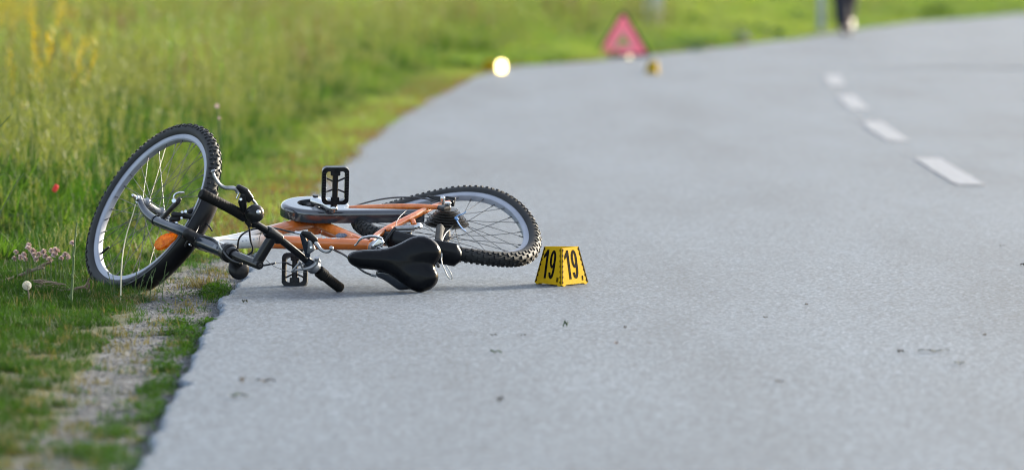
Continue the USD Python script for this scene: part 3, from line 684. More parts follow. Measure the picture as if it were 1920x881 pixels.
# handlebar, bent by its sweep
BAR = [(377, 363, 16.050), (422, 385.5, 16.097), (462, 408.5, 16.142), (505, 436, 16.190), (530, 452.5, 16.218), (562, 478, 16.256), (600, 510, 16.303), (639, 540.5, 16.352)]
barc = CubicSpline(np.linspace(0, 1, len(BAR)), path_at(BAR))
def bar_at(u):
    t = np.linspace(0, 1, 400); p = barc(t); uu = 960 + F_PX * p[:, 0] / (p[:, 1] * math.cos(PITCH) - (p[:, 2] - CAM_H) * math.sin(PITCH)); i = int(np.argmin(abs(uu - u)))
    return p[i], nrm(barc(min(t[i] + .01, 1)) - barc(max(t[i] - .01, 0))), t[i]
hb = grp('handlebar', bike)
obj('bar', tube(barc(np.linspace(0, 1, 40)), .0112, 18), 'bar_paint', hb, smooth=50)
pc, dc, _ = bar_at(513)
obj('extension', tube(np.array([ax_pt(.372), pc * .5 + ax_pt(.372) * .5, pc]), [.0165, .0165, .0170], 22), 'bar_paint', st)
obj('bar_clamp', lathe(pc, dc, [(-.030, 0), (-.030, .0150), (-.022, .0185), (.022, .0185), (.030, .0150), (.030, 0)], 24), 'bar_paint', st)
def grip(u0, u1, ribs, fat):
    _, _, t0 = bar_at(u0); _, _, t1 = bar_at(u1); n = 60; t = np.linspace(t0, t1, n); s = np.linspace(0, 1, n)
    r = .0160 + .0004 * np.sin(s * ribs * 2 * np.pi) + fat * np.clip((.32 - s) / .05, 0, 1) * .0028
    r[:2] *= .93; p = barc(t); end = p[-1] + nrm(p[-1] - p[-2]) * .004
    return cat([tube(np.vstack([p, end]), np.r_[r, .0125], 22), ])
obj('grip', grip(455, 378, 16, 0), 'grip_rubber', hb, smooth=50)
obj('grip', grip(597, 638.5, 12, 1), 'grip_rubber', hb, smooth=50)

# left brake lever (up in the picture)
bl = grp('brake_lever', bike)
pb, db, _ = bar_at(455)
obj('clamp', cat([lathe(pb, db, [(-.009, 0), (-.009, .0165), (.009, .0165), (.009, 0)], 22), hull([(*at(458, 398, 16.13), .009), (*at(452, 378, 16.115), .0095), (*at(456, 366, 16.11), .010)])]), 'black_plastic', bl)
obj('hood', hull([(*at(448, 351, 16.10), .0085), (*at(460, 359, 16.11), .0115), (*at(470, 371, 16.12), .0090), (*at(466, 375, 16.12), .008)]), 'black_plastic', bl)
obj('lever_blade', cat([tube(path_at([(446, 362, 16.105), (441, 354, 16.10), (436, 352.5, 16.095), (424, 352.5, 16.09), (412, 346, 16.085), (405, 337, 16.08), (400, 326, 16.08), (399, 321.5, 16.08)], 26), np.r_[np.linspace(.008, .0062, 20), np.linspace(.0062, .0052, 6)], 12, flat=.8), disc(at(400.5, 321, 16.08), nrm(at(399, 321.5, 16.08) - at(405, 337, 16.08)), .0085, .010, .004)]), 'dull_metal', bl, smooth=60)
obj('pivot_bolt', cat([disc(at(451.5, 374, 16.095), [0, -1, .1], .0045, .008), hull([(*at(443.5, 372, 16.10), .0022), (*at(448, 362, 16.10), .0022)])]), 'chrome', bl)
obj('cable_stop', tube(path_at([(473, 374, 16.12), (478, 380, 16.125), (483, 387, 16.13)]), .0042, 10), 'chrome', bl)
# bell
be = grp('bell', bike)
bax = nrm([.50, -.80, .22])
cb = at(479, 400, 16.10)
obj('bell_dome', lathe(cb, bax, [(-.020, 0), (-.020, .0255), (-.010, .0275), (.003, .0275), (.011, .0245), (.016, .0185), (.0185, .010), (.019, 0)], 32), 'black_plastic', be, smooth=60)
obj('bell_button', lathe(cb + bax * .018, bax, [(-.004, 0), (-.004, .0085), (.0015, .0082), (.004, .005), (.0046, 0)], 18), 'chrome', be, smooth=60)
obj('bell_clamp', cat([lathe(bar_at(474)[0], bar_at(474)[1], [(-.010, 0), (-.010, .0155), (.010, .0155), (.010, 0)], 20), hull([(*bar_at(476)[0], .010), (*(cb - bax * .014), .012)]), hull([(*at(462, 416, 16.14), .006), (*at(468, 422, 16.14), .007), (*at(466, 410, 16.14), .008)])]), 'black_plastic', be)

# right brake lever and gear shifter (down in the picture)
br = grp('brake_lever', bike)
pb, db, _ = bar_at(577)
obj('clamp', cat([lathe(pb, db, [(-.008, 0), (-.008, .0155), (.008, .0155), (.008, 0)], 22), hull([(*at(577, 478, 16.25), .0085), (*at(573, 456, 16.23), .008), (*at(566, 440, 16.22), .007)])]), 'fork_paint', br)
obj('hood', hull([(*at(569, 437, 16.215), .0075), (*at(580, 440, 16.22), .0098), (*at(590, 449, 16.225), .0095), (*at(593, 456, 16.23), .0065)]), 'black_plastic', br)
obj('lever_body', hull([(*at(581, 453, 16.225), .007), (*at(586, 466, 16.23), .0085), (*at(579, 472, 16.24), .007)]), 'dull_metal', br)
obj('lever_blade', cat([tube(path_at([(590, 455, 16.222), (595, 459, 16.22), (600, 466, 16.215), (606, 470.5, 16.21), (613, 472.5, 16.205), (618, 471, 16.20), (621, 467, 16.198)], 24), np.r_[np.linspace(.0085, .0052, 18), [.005] * 6], 12, flat=.8), disc(at(621.5, 465, 16.197), nrm([.3, -.2, 1]), .0078, .0105, .004)]), 'dull_metal', br, smooth=60)
obj('pivot_bolt', disc(at(583, 464, 16.205), [0, -1, .1], .0042, .012), 'chrome', br)
obj('cable_stop', tube(path_at([(553, 435.5, 16.225), (559, 437, 16.222), (566, 438, 16.22)]), [.0042, .0048, .0042], 10), 'chrome', br)
gs = grp('gear_shifter', bike)
pb, db, _ = bar_at(588)
obj('shifter_ring', lathe(pb, db, [(-.010, .0145), (-.010, .0205), (-.006, .0225), (.006, .0225), (.010, .0205), (.010, .0145)], 32), 'dull_metal', gs)
fl = [at(*q) for q in [(546, 509.5, 16.245), (561, 493, 16.24), (563.5, 491, 16.24), (565, 497, 16.24), (556, 505, 16.243)]]
obj('shifter_arm', cat([tube(path_at([(546, 509.5, 16.246), (556, 506.5, 16.25), (568, 504.5, 16.255), (580, 502, 16.26), (592, 494, 16.265), (594, 483, 16.262)], 20), np.linspace(.004, .0105, 20), 12, flat=.75), tube(path_at([(547, 509, 16.245), (555, 500, 16.24), (562, 491.5, 16.238)]), [.0035, .003, .0035], 8), tube(path_at([(562, 491.5, 16.238), (565, 498, 16.245), (568, 503, 16.25)]), .0035, 8)]), 'dull_metal', gs, smooth=60)
obj('shifter_cap', hull([(*at(594, 484, 16.28), .006), (*at(598, 491, 16.285), .006)]), 'decal_grey', gs)

# reflector hanging under the stem, seen from the back
hr = grp('front_reflector', bike)
obj('reflector_back', cat([lathe(at(449, 503, 16.33), nrm([.45, -.8, .25]), [(-.010, 0), (-.010, .0335), (-.004, .0345), (.001, .0320), (.006, .020), (.008, 0)], 32)]), 'black_plastic', hr, smooth=50)
obj('bracket', hull([(*at(444, 487, 16.30), .008), (*at(432, 489, 16.33), .006), (*at(450, 495, 16.31), .009)]), 'black_plastic', hr)

# front mudguard
def mudguard(tf, a0, a1, R, hw, n=44, drop=.016):
    th = np.radians(np.linspace(a0, a1, n)); prof = []
    ph = np.linspace(-1, 1, 13)
    for s in ph: prof.append((R - drop * abs(s) ** 2.4, hw * s))
    inner = [(r - .0022, y * .97) for r, y in prof[::-1]]; prof = prof + inner; m = len(prof); v = []; f = []
    for i, a in enumerate(th):
        e = min(i, n - 1 - i); k = min(1, .55 + .15 * e)
        for r, y in prof: v.append(tf(np.array([r * math.cos(a), y * k, r * math.sin(a)])))
    for i in range(n - 1):
        for s in range(m):
            t = (s + 1) % m; f += [[i * m + s, i * m + t, (i + 1) * m + t], [i * m + s, (i + 1) * m + t, (i + 1) * m + s]]
    f += [[0, t + 1, t] for t in range(1, m - 1)] + [[(n - 1) * m, (n - 1) * m + t, (n - 1) * m + t + 1] for t in range(1, m - 1)]
    t3 = T3(np.array(v), f); return T3(t3.vertices, t3.faces[:, ::-1]) if t3.volume < 0 else t3
fm = obj('mudguard', mudguard(FWh, 92, 196, .3205, .0335), 'mudguard_plastic', bike, smooth=50)
def side_line(tf, a0, a1, R, y, r): return tube(np.array([wheel_pt(tf, a, R, y) for a in np.linspace(a0, a1, 40)]), r, 6)
obj('mudguard_edge', side_line(FWh, 93, 195, .3045, .0335, .0016), 'guard_plastic', fm)

# front brake: two arms, noodle, pads
fb_ = grp('brake', bike)
obj('brake_arm', hull([(*at(305, 409, 16.63), .007), (*at(320, 392, 16.61), .0075), (*at(333, 379, 16.60), .0085), (*at(336, 374, 16.60), .007)]), 'dark_steel', fb_)
obj('brake_arm', hull([(*at(326, 402, 16.60), .009), (*at(345, 403, 16.585), .0065), (*at(376, 410, 16.57), .0065)]), 'black_plastic', fb_)
obj('arm_bolt', disc(at(326.5, 377, 16.585), [-.2, -1, .2], .0075, .010), 'chrome', fb_)
obj('arm_bolt', disc(at(377, 406, 16.56), [0, -.3, 1], .0065, .014, .004), 'chrome', fb_)
obj('noodle', tube(path_at([(326, 372, 16.59), (328, 365, 16.59), (334, 361.5, 16.59), (345, 361.5, 16.60)], 14), .0032, 10), 'chrome', fb_)
obj('brake_pad', hull([(*at(356, 397, 16.61), .0085), (*at(363, 393, 16.63), .0075), (*at(369, 388, 16.65), .0065)]), 'rubber', fb_)
obj('brake_pad', hull([(*at(322, 411, 16.60), .0085), (*at(334, 410, 16.60), .0085)]), 'rubber', fb_)
for c_, r_b, h_b in ((at(341.5, 398, 16.575), .0045, .008), (at(348, 397, 16.575), .0055, .010), (at(340.5, 409, 16.575), .004, .008), (at(331, 418, 16.565), .0045, .008)): obj('pad_bolt', disc(c_, [.1, -1, .2], r_b, h_b), 'chrome', fb_)
obj('cable_boot', tube(path_at([(381, 415, 16.57), (390, 422, 16.56), (398, 433, 16.55)], 16), .0026 + .0006 * np.sin(np.arange(16) * 2.2), 8), 'black_plastic', fb_)
obj('brake_wire', tube(path_at([(375, 415, 16.56), (372, 427, 16.54), (366, 440, 16.50), (364, 449, 16.48)], 16), .0010, 6), 'steel_wire', fb_)

# ------------------------------------------------------------------ frame
frm = grp('frame', bike)
BBc = W([.4173, 0, -.0124]); CL = at(697, 462, 16.538)
tt = path_at([(410, 465, 16.435), (440, 455.5, 16.475), (520, 454, 16.50), (610, 456.5, 16.525), (692, 459.5, 16.548)])
obj('top_tube', tube(curve(tt, 30), np.r_[np.linspace(.0195, .0208, 15), np.linspace(.0208, .0175, 15)], 24), 'fade_paint', frm)
obj('down_tube', tube(curve([ax_pt(.055), at(455, 447, 16.60), at(530, 428.5, 16.72), BBc], 20), .0195, 22), 'fade_paint', frm)
obj('seat_tube', tube(np.array([BBc, BBc * .5 + CL * .5, CL, CL + nrm(CL - BBc) * .022]), .0170, 22), 'orange_paint', frm)
obj('bottom_bracket', lathe(BBc, LEFT_B, [(-.036, 0), (-.036, .021), (.036, .021), (.036, 0)], 26), 'orange_paint', frm)
for sd in (-1, 1):
    y = .064 * sd
    cs_ = [W([.395, .030 * sd, -.010]), W([.345, .042 * sd, -.008]), W([.22, .056 * sd, -.004]), W([.09, y, -.001]), W([.02, y, 0])]
    obj('chain_stay', tube(curve(cs_, 22), np.r_[np.linspace(.0105, .0098, 14), np.linspace(.0098, .0070, 8)], 14), 'orange_paint', frm)
    ss = [CL + LEFT_B * sd * .012, W([.175, .032 * sd, .245]), W([.125, .046 * sd, .17]), W([.06, .060 * sd, .075]), W([.012, y, .012])]
    if sd < 0: ss = [CL + LEFT_B * sd * .012, at(708, 441, 16.60), at(735, 425, 16.67), at(790, 398, 16.80), at(826, 383, 16.90), at(843, 379, 16.925)]
    obj('seat_stay', tube(curve(ss, 24), np.r_[np.linspace(.0108, .0112, 16), np.linspace(.0112, .0062, 8)], 16), 'orange_paint', frm)
    obj('dropout', hull([(*W([.0, y, 0]), .011), (*W([.03, y, .0]), .007), (*W([.015, y, .02]), .007)]), 'dark_steel', frm)
obj('brake_boss', disc(at(731, 432, 16.63), nrm(at(735, 440, 16.6) - at(728, 420, 16.65)), .013, .016, .004), 'orange_paint', frm)
obj('brake_boss', disc(at(775, 417, 16.72), nrm([.2, -.8, -.5]), .0085, .026, .003), 'orange_paint', frm)
# marks on the paint, too worn to read
n_ = nrm([.05, -1, .35])
def tick(u, v, y, du, dv, w, l): c = at(u, v, y); a = nrm(at(u + du, v + dv, y) - c); b = np.cross(a, n_); return frame_box(c, a, b, n_, l, w, .0016, .0004)
obj('decal', cat([tick(598 + k * 9, 445.5 + k * .35, 16.504, 1, .04 * (-1) ** k, .0042 if k % 2 else .0026, .0125) for k in range(5)]), 'decal_white', frm, label='worn white lettering strip on the orange tube')
obj('decal', slab([at(u, v, 16.620) for u, v in [(629, 441), (635, 437.5), (647, 438), (651, 441.5), (645, 445), (633, 445)]], nrm([.1, -.75, .65]), .004, .001), 'decal_blue', frm, label='blue sticker on the orange seat tube')
obj('decal', cat([tick(455 + k * 7, 452 - k * 1.2, 16.452, 1, -.12, .004, .0055) for k in range(5)]), 'decal_grey', frm, label='grey lettering on the white part of the tube')
obj('decal', cat([tick(404, 463, 16.375, 1, .55, .012, .014)]), 'decal_grey', frm, label='silver diamond on the dark head tube')

# ------------------------------------------------------------------ seat post, clamp, saddle
sp = grp('seat_post', bike)
SADC = at(748, 492, 16.36)
obj('post', tube(np.array([CL, CL * .45 + (SADC + [0, .035, 0]) * .55, SADC + [0, .035, .0]]), .0125, 18), 'chrome', sp)
obj('saddle_clamp', hull([(*(SADC + [-.02, .036, 0]), .013), (*(SADC + [.025, .036, 0]), .013)]), 'dark_steel', sp)
sc_ = grp('seat_clamp', bike)
ca = nrm(CL - BBc)
obj('clamp_ring', lathe(CL + ca * .022, ca, [(-.009, .0165), (-.009, .0215), (.009, .0215), (.009, .0165)], 28), 'dull_metal', sc_)
obj('release_lever', cat([tube(path_at([(665, 460, 16.49), (670, 456, 16.485), (675, 449, 16.48), (683, 445, 16.478), (692, 443.5, 16.48), (705, 444, 16.485), (716, 449, 16.49)], 26), np.r_[np.linspace(.0042, .0045, 6), np.linspace(.005, .0078, 20)], 12, flat=.7), hull([(*at(712, 447, 16.49), .007), (*at(716, 455, 16.49), .008), (*at(700, 461, 16.49), .0075)])]), 'chrome', sc_, smooth=60)

# saddle: outline as seen from above, domed towards the rider
SO = [(652.5, 482), (654.5, 477), (662, 472.2), (672, 469.7), (684, 468.4), (700, 467.6), (713.8, 466.6), (726, 464.6), (736, 462), (747, 457.6), (758, 452), (766, 447.6), (774, 444.2), (782, 442.2), (790, 441.8), (799, 443), (808, 447), (816, 452.6), (822.5, 460.5), (826.2, 469), (826.4, 477), (823.6, 484.5), (818.6, 491.5), (815.8, 497), (815.6, 502), (818.4, 508), (820.8, 515), (820.6, 524), (817.5, 531), (812, 537), (803, 542.2), (794, 545.3), (785, 546), (776, 543.6), (768, 539.6), (758, 532.8), (748, 525.4), (738, 518.4), (727, 511.8), (715, 507), (700, 504.6), (684, 503), (670, 500.4), (660, 495), (654, 488.5)]
so = np.array(SO, float)
SN = nrm(np.array([.05, -.965, .14]))                                   # towards the rider
SX = nrm(np.array([1, 0, 0]) - SN[0] * SN); SY = np.cross(SN, SX)
def on_plane(u, v, c, n):
    c0 = np.array([0, 0, CAM_H]); r = at(u, v, 16.0) - c0; return c0 + r * ((c - c0) @ n) / (r @ n)
SP0 = at(740, 494, 16.335)
loc = np.array([[(on_plane(u, v, SP0, SN) - SP0) @ SX, (on_plane(u, v, SP0, SN) - SP0) @ SY] for u, v in so])
tt_ = np.r_[0, np.cumsum(np.linalg.norm(np.diff(np.vstack([loc, loc[:1]]), axis=0), axis=1))]
spl = CubicSpline(tt_, np.vstack([loc, loc[:1]]), bc_type='periodic')
def ring_from(s, n=150): return spl(np.linspace(0, tt_[-1], n, endpoint=False))
def cushion(outline, base, h, skirt, tuck):
    """Domed pad over an outline in the saddle's plane with a skirt that tucks in below."""
    poly = sg.Polygon(outline); lev = []
    n = len(outline); per = poly.exterior
    xs = np.linspace(*np.array([poly.bounds[0], poly.bounds[2]]), 64); ys = np.linspace(poly.bounds[1], poly.bounds[3], 44)
    gx, gy = np.meshgrid(xs, ys); pin = np.array([[a, b] for a, b in zip(gx.ravel(), gy.ravel()) if poly.buffer(-.0025).contains(sg.Point(a, b))])
    pts = np.vstack([outline, pin]); tri = Delaunay(pts).simplices
    ce = pts[tri].mean(1); tri = tri[[poly.contains(sg.Point(*c)) for c in ce]]
    dd = np.array([per.distance(sg.Point(*q)) for q in pts]); dd[:n] = 0
    z = h * np.sqrt(np.clip(1 - (1 - np.clip(dd / .032, 0, 1)) ** 2.2, 0, 1)) + .10 * dd * 1.0
    z -= .007 * np.exp(-(pts[:, 1] / .020) ** 2) * sstep(.01, .07, pts[:, 0])          # shallow channel towards the back
    P = base + pts[:, :1] * SX + pts[:, 1:] * SY + z[:, None] * SN
    rows = [np.arange(n)]; cen = outline.mean(0); V = [P]; off = len(P); F = [tri]
    for s, k in ((-.006, 1.006), (-skirt * .6, 1.0), (-skirt, 1 - tuck)):
        q = cen + (outline - cen) * k; V.append(base + q[:, :1] * SX + q[:, 1:] * SY + s * SN); rows.append(np.arange(off, off + n)); off += n
    for a, b in zip(rows[:-1], rows[1:]):
        j = np.roll(np.arange(n), -1); F.append(np.stack([a, b, b[j]], 1)); F.append(np.stack([a, b[j], a[j]], 1))
    bt = Delaunay(outline).simplices; bt = bt[[poly.contains(sg.Point(*c)) for c in outline[bt].mean(1)]]; F.append(bt[:, ::-1] + off - n)
    t = T3(np.concatenate(V), np.concatenate(F)); trimesh.repair.fix_normals(t)
    return t
sad = obj('saddle', cushion(ring_from(spl), SP0, .020, .026, .06), 'saddle_vinyl', bike, smooth=70)
lo = [(705.5, 509), (705.5, 515.5), (717, 523), (728.5, 530.2), (739, 537.5), (749, 543.2), (760, 542.6), (774, 541.5), (790, 534), (786, 516), (760, 500), (726, 502)]
P2 = SP0 - SN * .034
lo2 = np.array([[(on_plane(u, v, P2, SN) - SP0) @ SX, (on_plane(u, v, P2, SN) - SP0) @ SY] for u, v in lo])
t2 = np.r_[0, np.cumsum(np.linalg.norm(np.diff(np.vstack([lo2, lo2[:1]]), axis=0), axis=1))]
lo3 = CubicSpline(t2, np.vstack([lo2, lo2[:1]]), bc_type='periodic')(np.linspace(0, t2[-1], 90, endpoint=False))
obj('saddle_base', cushion(lo3, P2, .012, .014, .05), 'guard_plastic', sad, smooth=60)
obj('piping', tube(spl(np.linspace(0, tt_[-1], 150, endpoint=False))[:, :1] * SX * 1.004 + spl(np.linspace(0, tt_[-1], 150, endpoint=False))[:, 1:] * SY * 1.004 + SP0 - SN * .010, .0013, 6, closed=True), 'guard_plastic', sad)
obj('saddle_rail', tube(curve([SP0 + SX * -.10 - SN * .030, SP0 + SX * -.03 - SN * .048, SP0 + SX * .03 - SN * .048, SP0 + SX * .07 - SN * .030], 20), .0035, 8), 'dull_metal', sad)

# ------------------------------------------------------------------ crankset, chain guard, pedals
ck = grp('crankset', bike)
def Bp(x, y, z): return W([.4173 + x, y, -.0124 + z])
def guard():
    disc_ = sg.Point(0, 0).buffer(.1105, 64)
    bar = sg.Polygon([(0, .1105), (-.10, .098), (-.335, .052), (-.345, .046), (-.343, .030), (-.32, .022), (-.12, .040), (0, .05)])
    poly = disc_.union(bar).buffer(-.004).buffer(.004)
    ring = np.array(sg.polygon.orient(poly).exterior.coords)[:-1]
    t = np.r_[0, np.cumsum(np.linalg.norm(np.diff(np.vstack([ring, ring[:1]]), axis=0), axis=1))]
    q = np.linspace(0, t[-1], 220, endpoint=False); rr = np.stack([np.interp(q, t, np.r_[ring[:, k], ring[0, k]]) for k in (0, 1)], 1)
    tan = np.roll(rr, -1, 0) - np.roll(rr, 1, 0); nn = np.stack([tan[:, 1], -tan[:, 0]], 1); nn /= np.linalg.norm(nn, axis=1, keepdims=True)
    rows = [(.0, -.022), (.0, -.046), (.002, -.053), (.006, -.058), (.011, -.0605), (.016, -.061)]
    V, F, n = [], [], len(rr)
    for ins, y in rows:
        p = rr - nn * ins; V.append(np.stack([Bp(a, y, b) for a, b in p]))
    j = np.roll(np.arange(n), -1)
    for k in range(len(rows) - 1):
        a = k * n + np.arange(n); F += [np.stack([a, a + n, (k + 1) * n + j], 1), np.stack([a, (k + 1) * n + j, k * n + j], 1)]
    top = sg.Polygon(rr - nn * .016).buffer(0); hole = sg.Point(0, 0).buffer(.058, 48)
    tv, tf_ = trimesh.creation.triangulate_polygon(top.difference(hole), engine='earcut')
    m = [T3(np.concatenate(V), np.concatenate(F)), T3(np.stack([Bp(a, -.061, b) for a, b in tv]), tf_)]
    hc = np.array(hole.exterior.coords)[:-1]; k = len(hc); v = np.vstack([np.stack([Bp(a, -.061, b) for a, b in hc]), np.stack([Bp(a * .99, -.050, b * .99) for a, b in hc])]); jj = np.roll(np.arange(k), -1)
    m.append(T3(v, np.vstack([np.stack([np.arange(k), np.arange(k) + k, jj + k], 1), np.stack([np.arange(k), jj + k, jj], 1)])))
    return m
gm = guard()
gmesh = cat(gm); gmesh.merge_vertices(digits_vertex=6); trimesh.repair.fix_normals(gmesh)
obj('chain_guard', gmesh, 'guard_plastic', bike, smooth=32)
obj('chain_ring', cat([lathe(Bp(0, -.036, 0), LEFT_B, [(-.002, .03), (-.002, .093), (.002, .093), (.002, .03)], 60)] + [frame_box(Bp(.093 * math.cos(a), -.036, .093 * math.sin(a)), FWD_B, LEFT_B, UP_B, .006, .0035, .006) for a in np.linspace(0, 2 * np.pi, 42, endpoint=False)]), 'dark_steel', ck)
for k in range(5):
    a = k * 1.2566 + .4
    obj('spider_arm', hull([(*Bp(.012 * math.cos(a), -.052, .012 * math.sin(a)), .007), (*Bp(.058 * math.cos(a), -.044, .058 * math.sin(a)), .006)]), 'dull_metal' if k % 2 else 'black_plastic', ck)
CA = np.array([math.cos(1.9587), 0, math.sin(1.9587)])
CR = at(625, 391, 16.690)
obj('crank_arm', hull([(*Bp(0, -.070, 0), .0165), (*Bp(CA[0] * .02, -.074, CA[2] * .02), .0150)] ) if False else cat([hull([(*Bp(0, -.066, 0), .0175), (*(Bp(0, -.070, 0) * .45 + CR * .55), .0112)]), hull([(*(Bp(0, -.070, 0) * .45 + CR * .55), .0112), (*CR, .0135)])]), 'chrome', ck, smooth=60)
obj('crank_bolt', disc(Bp(0, -.084, 0), LEFT_B, .010, .006), 'black_plastic', ck)
CLb, CLe = Bp(0, .062, 0), at(563, 466, 16.74)
obj('crank_arm', cat([hull([(*CLb, .0165), (*(CLb * .4 + CLe * .6), .0110)]), hull([(*(CLb * .4 + CLe * .6), .0110), (*CLe, .0132)])]), 'dark_steel', ck, smooth=60)

def pedal(name_label, c, ax, lat, L, Wd, stub):
    """Cage pedal: ax along its spindle (outwards), lat across, thickness along the third axis."""
    p = grp('pedal', bike)
    if name_label: tagp(stage.GetPrimAtPath(p), name_label)
    ax = nrm(ax); lat = nrm(lat - (lat @ ax) * ax); n = np.cross(ax, lat)
    def pl(x, y, z=0.0): return c + lat * x + ax * y + n * z
    o = sg.box(-Wd / 2, -L / 2, Wd / 2, L / 2).buffer(-.016).buffer(.016, 10); i_ = sg.box(-Wd / 2 + .0125, -L / 2 + .013, Wd / 2 - .0125, L / 2 - .013).buffer(-.010).buffer(.010, 8)
    def ex(poly, t, b=.002):
        m = trimesh.creation.extrude_polygon(poly, t, engine='earcut'); v = m.vertices; return T3(np.stack([pl(a, b_, z - t / 2) for a, b_, z in v]), m.faces)
    cage = ex(o.difference(i_), .022)
    teeth = cat([frame_box(pl(sx * (Wd / 2 - .006), y, sz * .0125), lat, ax, n, .008, .0045, .005) for sx in (-1, 1) for sz in (-1, 1) for y in np.linspace(-L / 2 + .02, L / 2 - .02, 10)])
    obj('cage', cat([cage, teeth]), 'black_plastic', p, smooth=30)
    obj('pedal_body', cat([tube(np.array([pl(0, -L / 2 + .004), pl(0, -L / 2 + .024), pl(0, L / 2 - .026), pl(0, L / 2 - .004)]), [.0115, .0092, .0092, .0125], 16), frame_box(pl(0, L / 2 - .02), lat, ax, n, .030, .016, .019), frame_box(pl(0, -L / 2 + .018), lat, ax, n, .026, .012, .018)]), 'black_plastic', p)
    for sx in (-1, 1):
        for y, dy in ((.014, .016), (-.014, -.014)):
            obj('strut', tube(np.array([pl(sx * .006, y * .9), pl(sx * (Wd / 2 - .009), y + dy * .7)]), .0028, 8), 'black_plastic', p)
    obj('pedal_reflector', cat([frame_box(pl(-Wd / 2 + .013, y, 0), lat, ax, n, .0025, .024, .014) for y in (-.020, .020)]), 'cable_white', p) if stub else None
    obj('spindle', tube(np.array([pl(0, -L / 2 + .002), pl(0, -L / 2 - .014)]), [.0085, .0068], 14), 'dark_steel', p)
    return p
pr_c = at(628.5, 347.5, 16.672); pedal('upright upper pedal above the chain guard', pr_c, at(629.5, 300, 16.655) - pr_c, np.array([1., .12, 0]), .1205, .0845, True)
pl_c = at(553, 506, 16.655); pedal('lower pedal standing on the asphalt behind the bar', pl_c, at(552, 560, 16.635) - pl_c, np.array([1., -.10, 0]), .1060, .0800, False)
obj('crank_nut', lathe(CR, LEFT_B, [(-.02, 0), (-.02, .009), (.008, .011), (.008, 0)], 16), 'black_plastic', ck)

# ------------------------------------------------------------------ rear: sprockets, axle, brake, mudguard, cables
cas = grp('sprockets', bike)
AXB = RW_AX = nrm(RWh(np.array([0, .05, 0])) - RWh(np.array([0, -.05, 0])))
for k in range(6):
    r = .0295 + k * .0066; y = -.058 + k * .0072; c = W([.0, y, 0])
    m = [lathe(c, LEFT_B, [(-.0011, .012), (-.0011, r), (.0011, r), (.0011, .012)], 48)]
    for a in np.linspace(0, 2 * np.pi, int(r * 2 * np.pi / .0127), endpoint=False): m.append(frame_box(c + FWD_B * r * math.cos(a) + UP_B * r * math.sin(a), FWD_B * math.cos(a) + UP_B * math.sin(a), LEFT_B, np.cross(FWD_B * math.cos(a) + UP_B * math.sin(a), LEFT_B), .006, .002, .0045))
    obj('sprocket', cat(m), 'dark_steel', cas)
obj('spoke_guard', lathe(W([0, -.0115, 0]), LEFT_B, [(-.0012, .03), (-.0012, .070), (.0012, .070), (.0012, .03)], 60), 'grey_plastic', cas)
ra = grp('rear_axle', bike)
obj('axle_nut', disc(W([0, -.078, 0]), LEFT_B, .0105, .010), 'chrome', ra, smooth=50)
obj('cap_nut', lathe(at(830, 375, 16.90), -LEFT_B, [(-.015, 0), (-.015, .008), (.006, .008), (.011, .0055), (.013, 0)], 16), 'chrome', ra, smooth=50)
obj('axle_nut', disc(W([0, .078, 0]), LEFT_B, .0105, .010), 'chrome', ra)
obj('hanger_plate', cat([hull([(*at(803, 368.5, 16.97), .004), (*at(826, 371, 16.95), .005), (*at(848, 379, 16.93), .006), (*at(840, 384, 16.93), .006)]), hull([(*at(851, 373, 16.95), .006), (*at(849, 384, 16.94), .006), (*at(838, 371, 16.95), .006)])]), 'black_plastic', ra)
obj('stay_bracket', cat([hull([(*at(825, 427, 16.70), .012), (*at(826, 440, 16.66), .008), (*at(822, 452, 16.63), .012)]), hull([(*at(822, 428, 16.70), .004), (*at(832, 428, 16.70), .004), (*at(826, 440, 16.66), .006)])]), 'grey_plastic', bike)
rb = grp('brake', bike)
obj('brake_arm', cat([hull([(*at(744, 428, 16.60), .0068), (*at(760, 426, 16.61), .0066), (*at(775, 427, 16.62), .0085)]), hull([(*at(746, 434, 16.60), .0035), (*at(770, 434, 16.61), .0035)])]), 'dull_metal', rb)
obj('arm_bolt', cat([disc(at(787, 423.5, 16.62), nrm([.8, -.5, .3]), .0105, .012, .004), disc(at(779, 426, 16.62), nrm([.9, -.4, .2]), .0075, .02, .003)]), 'chrome', rb)
obj('cable_boot', tube(path_at([(741, 428, 16.585), (733, 437, 16.57), (727, 446, 16.56), (720, 455, 16.56)], 16), .0055 + .0006 * np.sin(np.arange(16) * 2), 10), 'black_plastic', rb)
obj('noodle', tube(path_at([(733, 442, 16.60), (732, 449, 16.60), (735, 457, 16.60), (741, 463, 16.60)], 14), .0045, 10), 'chrome', rb)
obj('brake_pad', cat([hull([(*at(748, 445, 16.60), .011), (*at(766, 440, 16.62), .011)]), hull([(*at(757, 436, 16.61), .006), (*at(762, 440, 16.61), .006)])]), 'rubber', rb)
rm = obj('mudguard', mudguard(RWh, 52, 97, .3225, .0375, drop=.020), 'mudguard_plastic', bike, smooth=50)
obj('mudguard_edge', side_line(RWh, 53, 96, .3015, -.037, .0014), 'guard_plastic', rm)
obj('peg', hull([(*at(820, 494, 16.45), .005), (*at(822, 499, 16.44), .005)]), 'grey_plastic', bike)

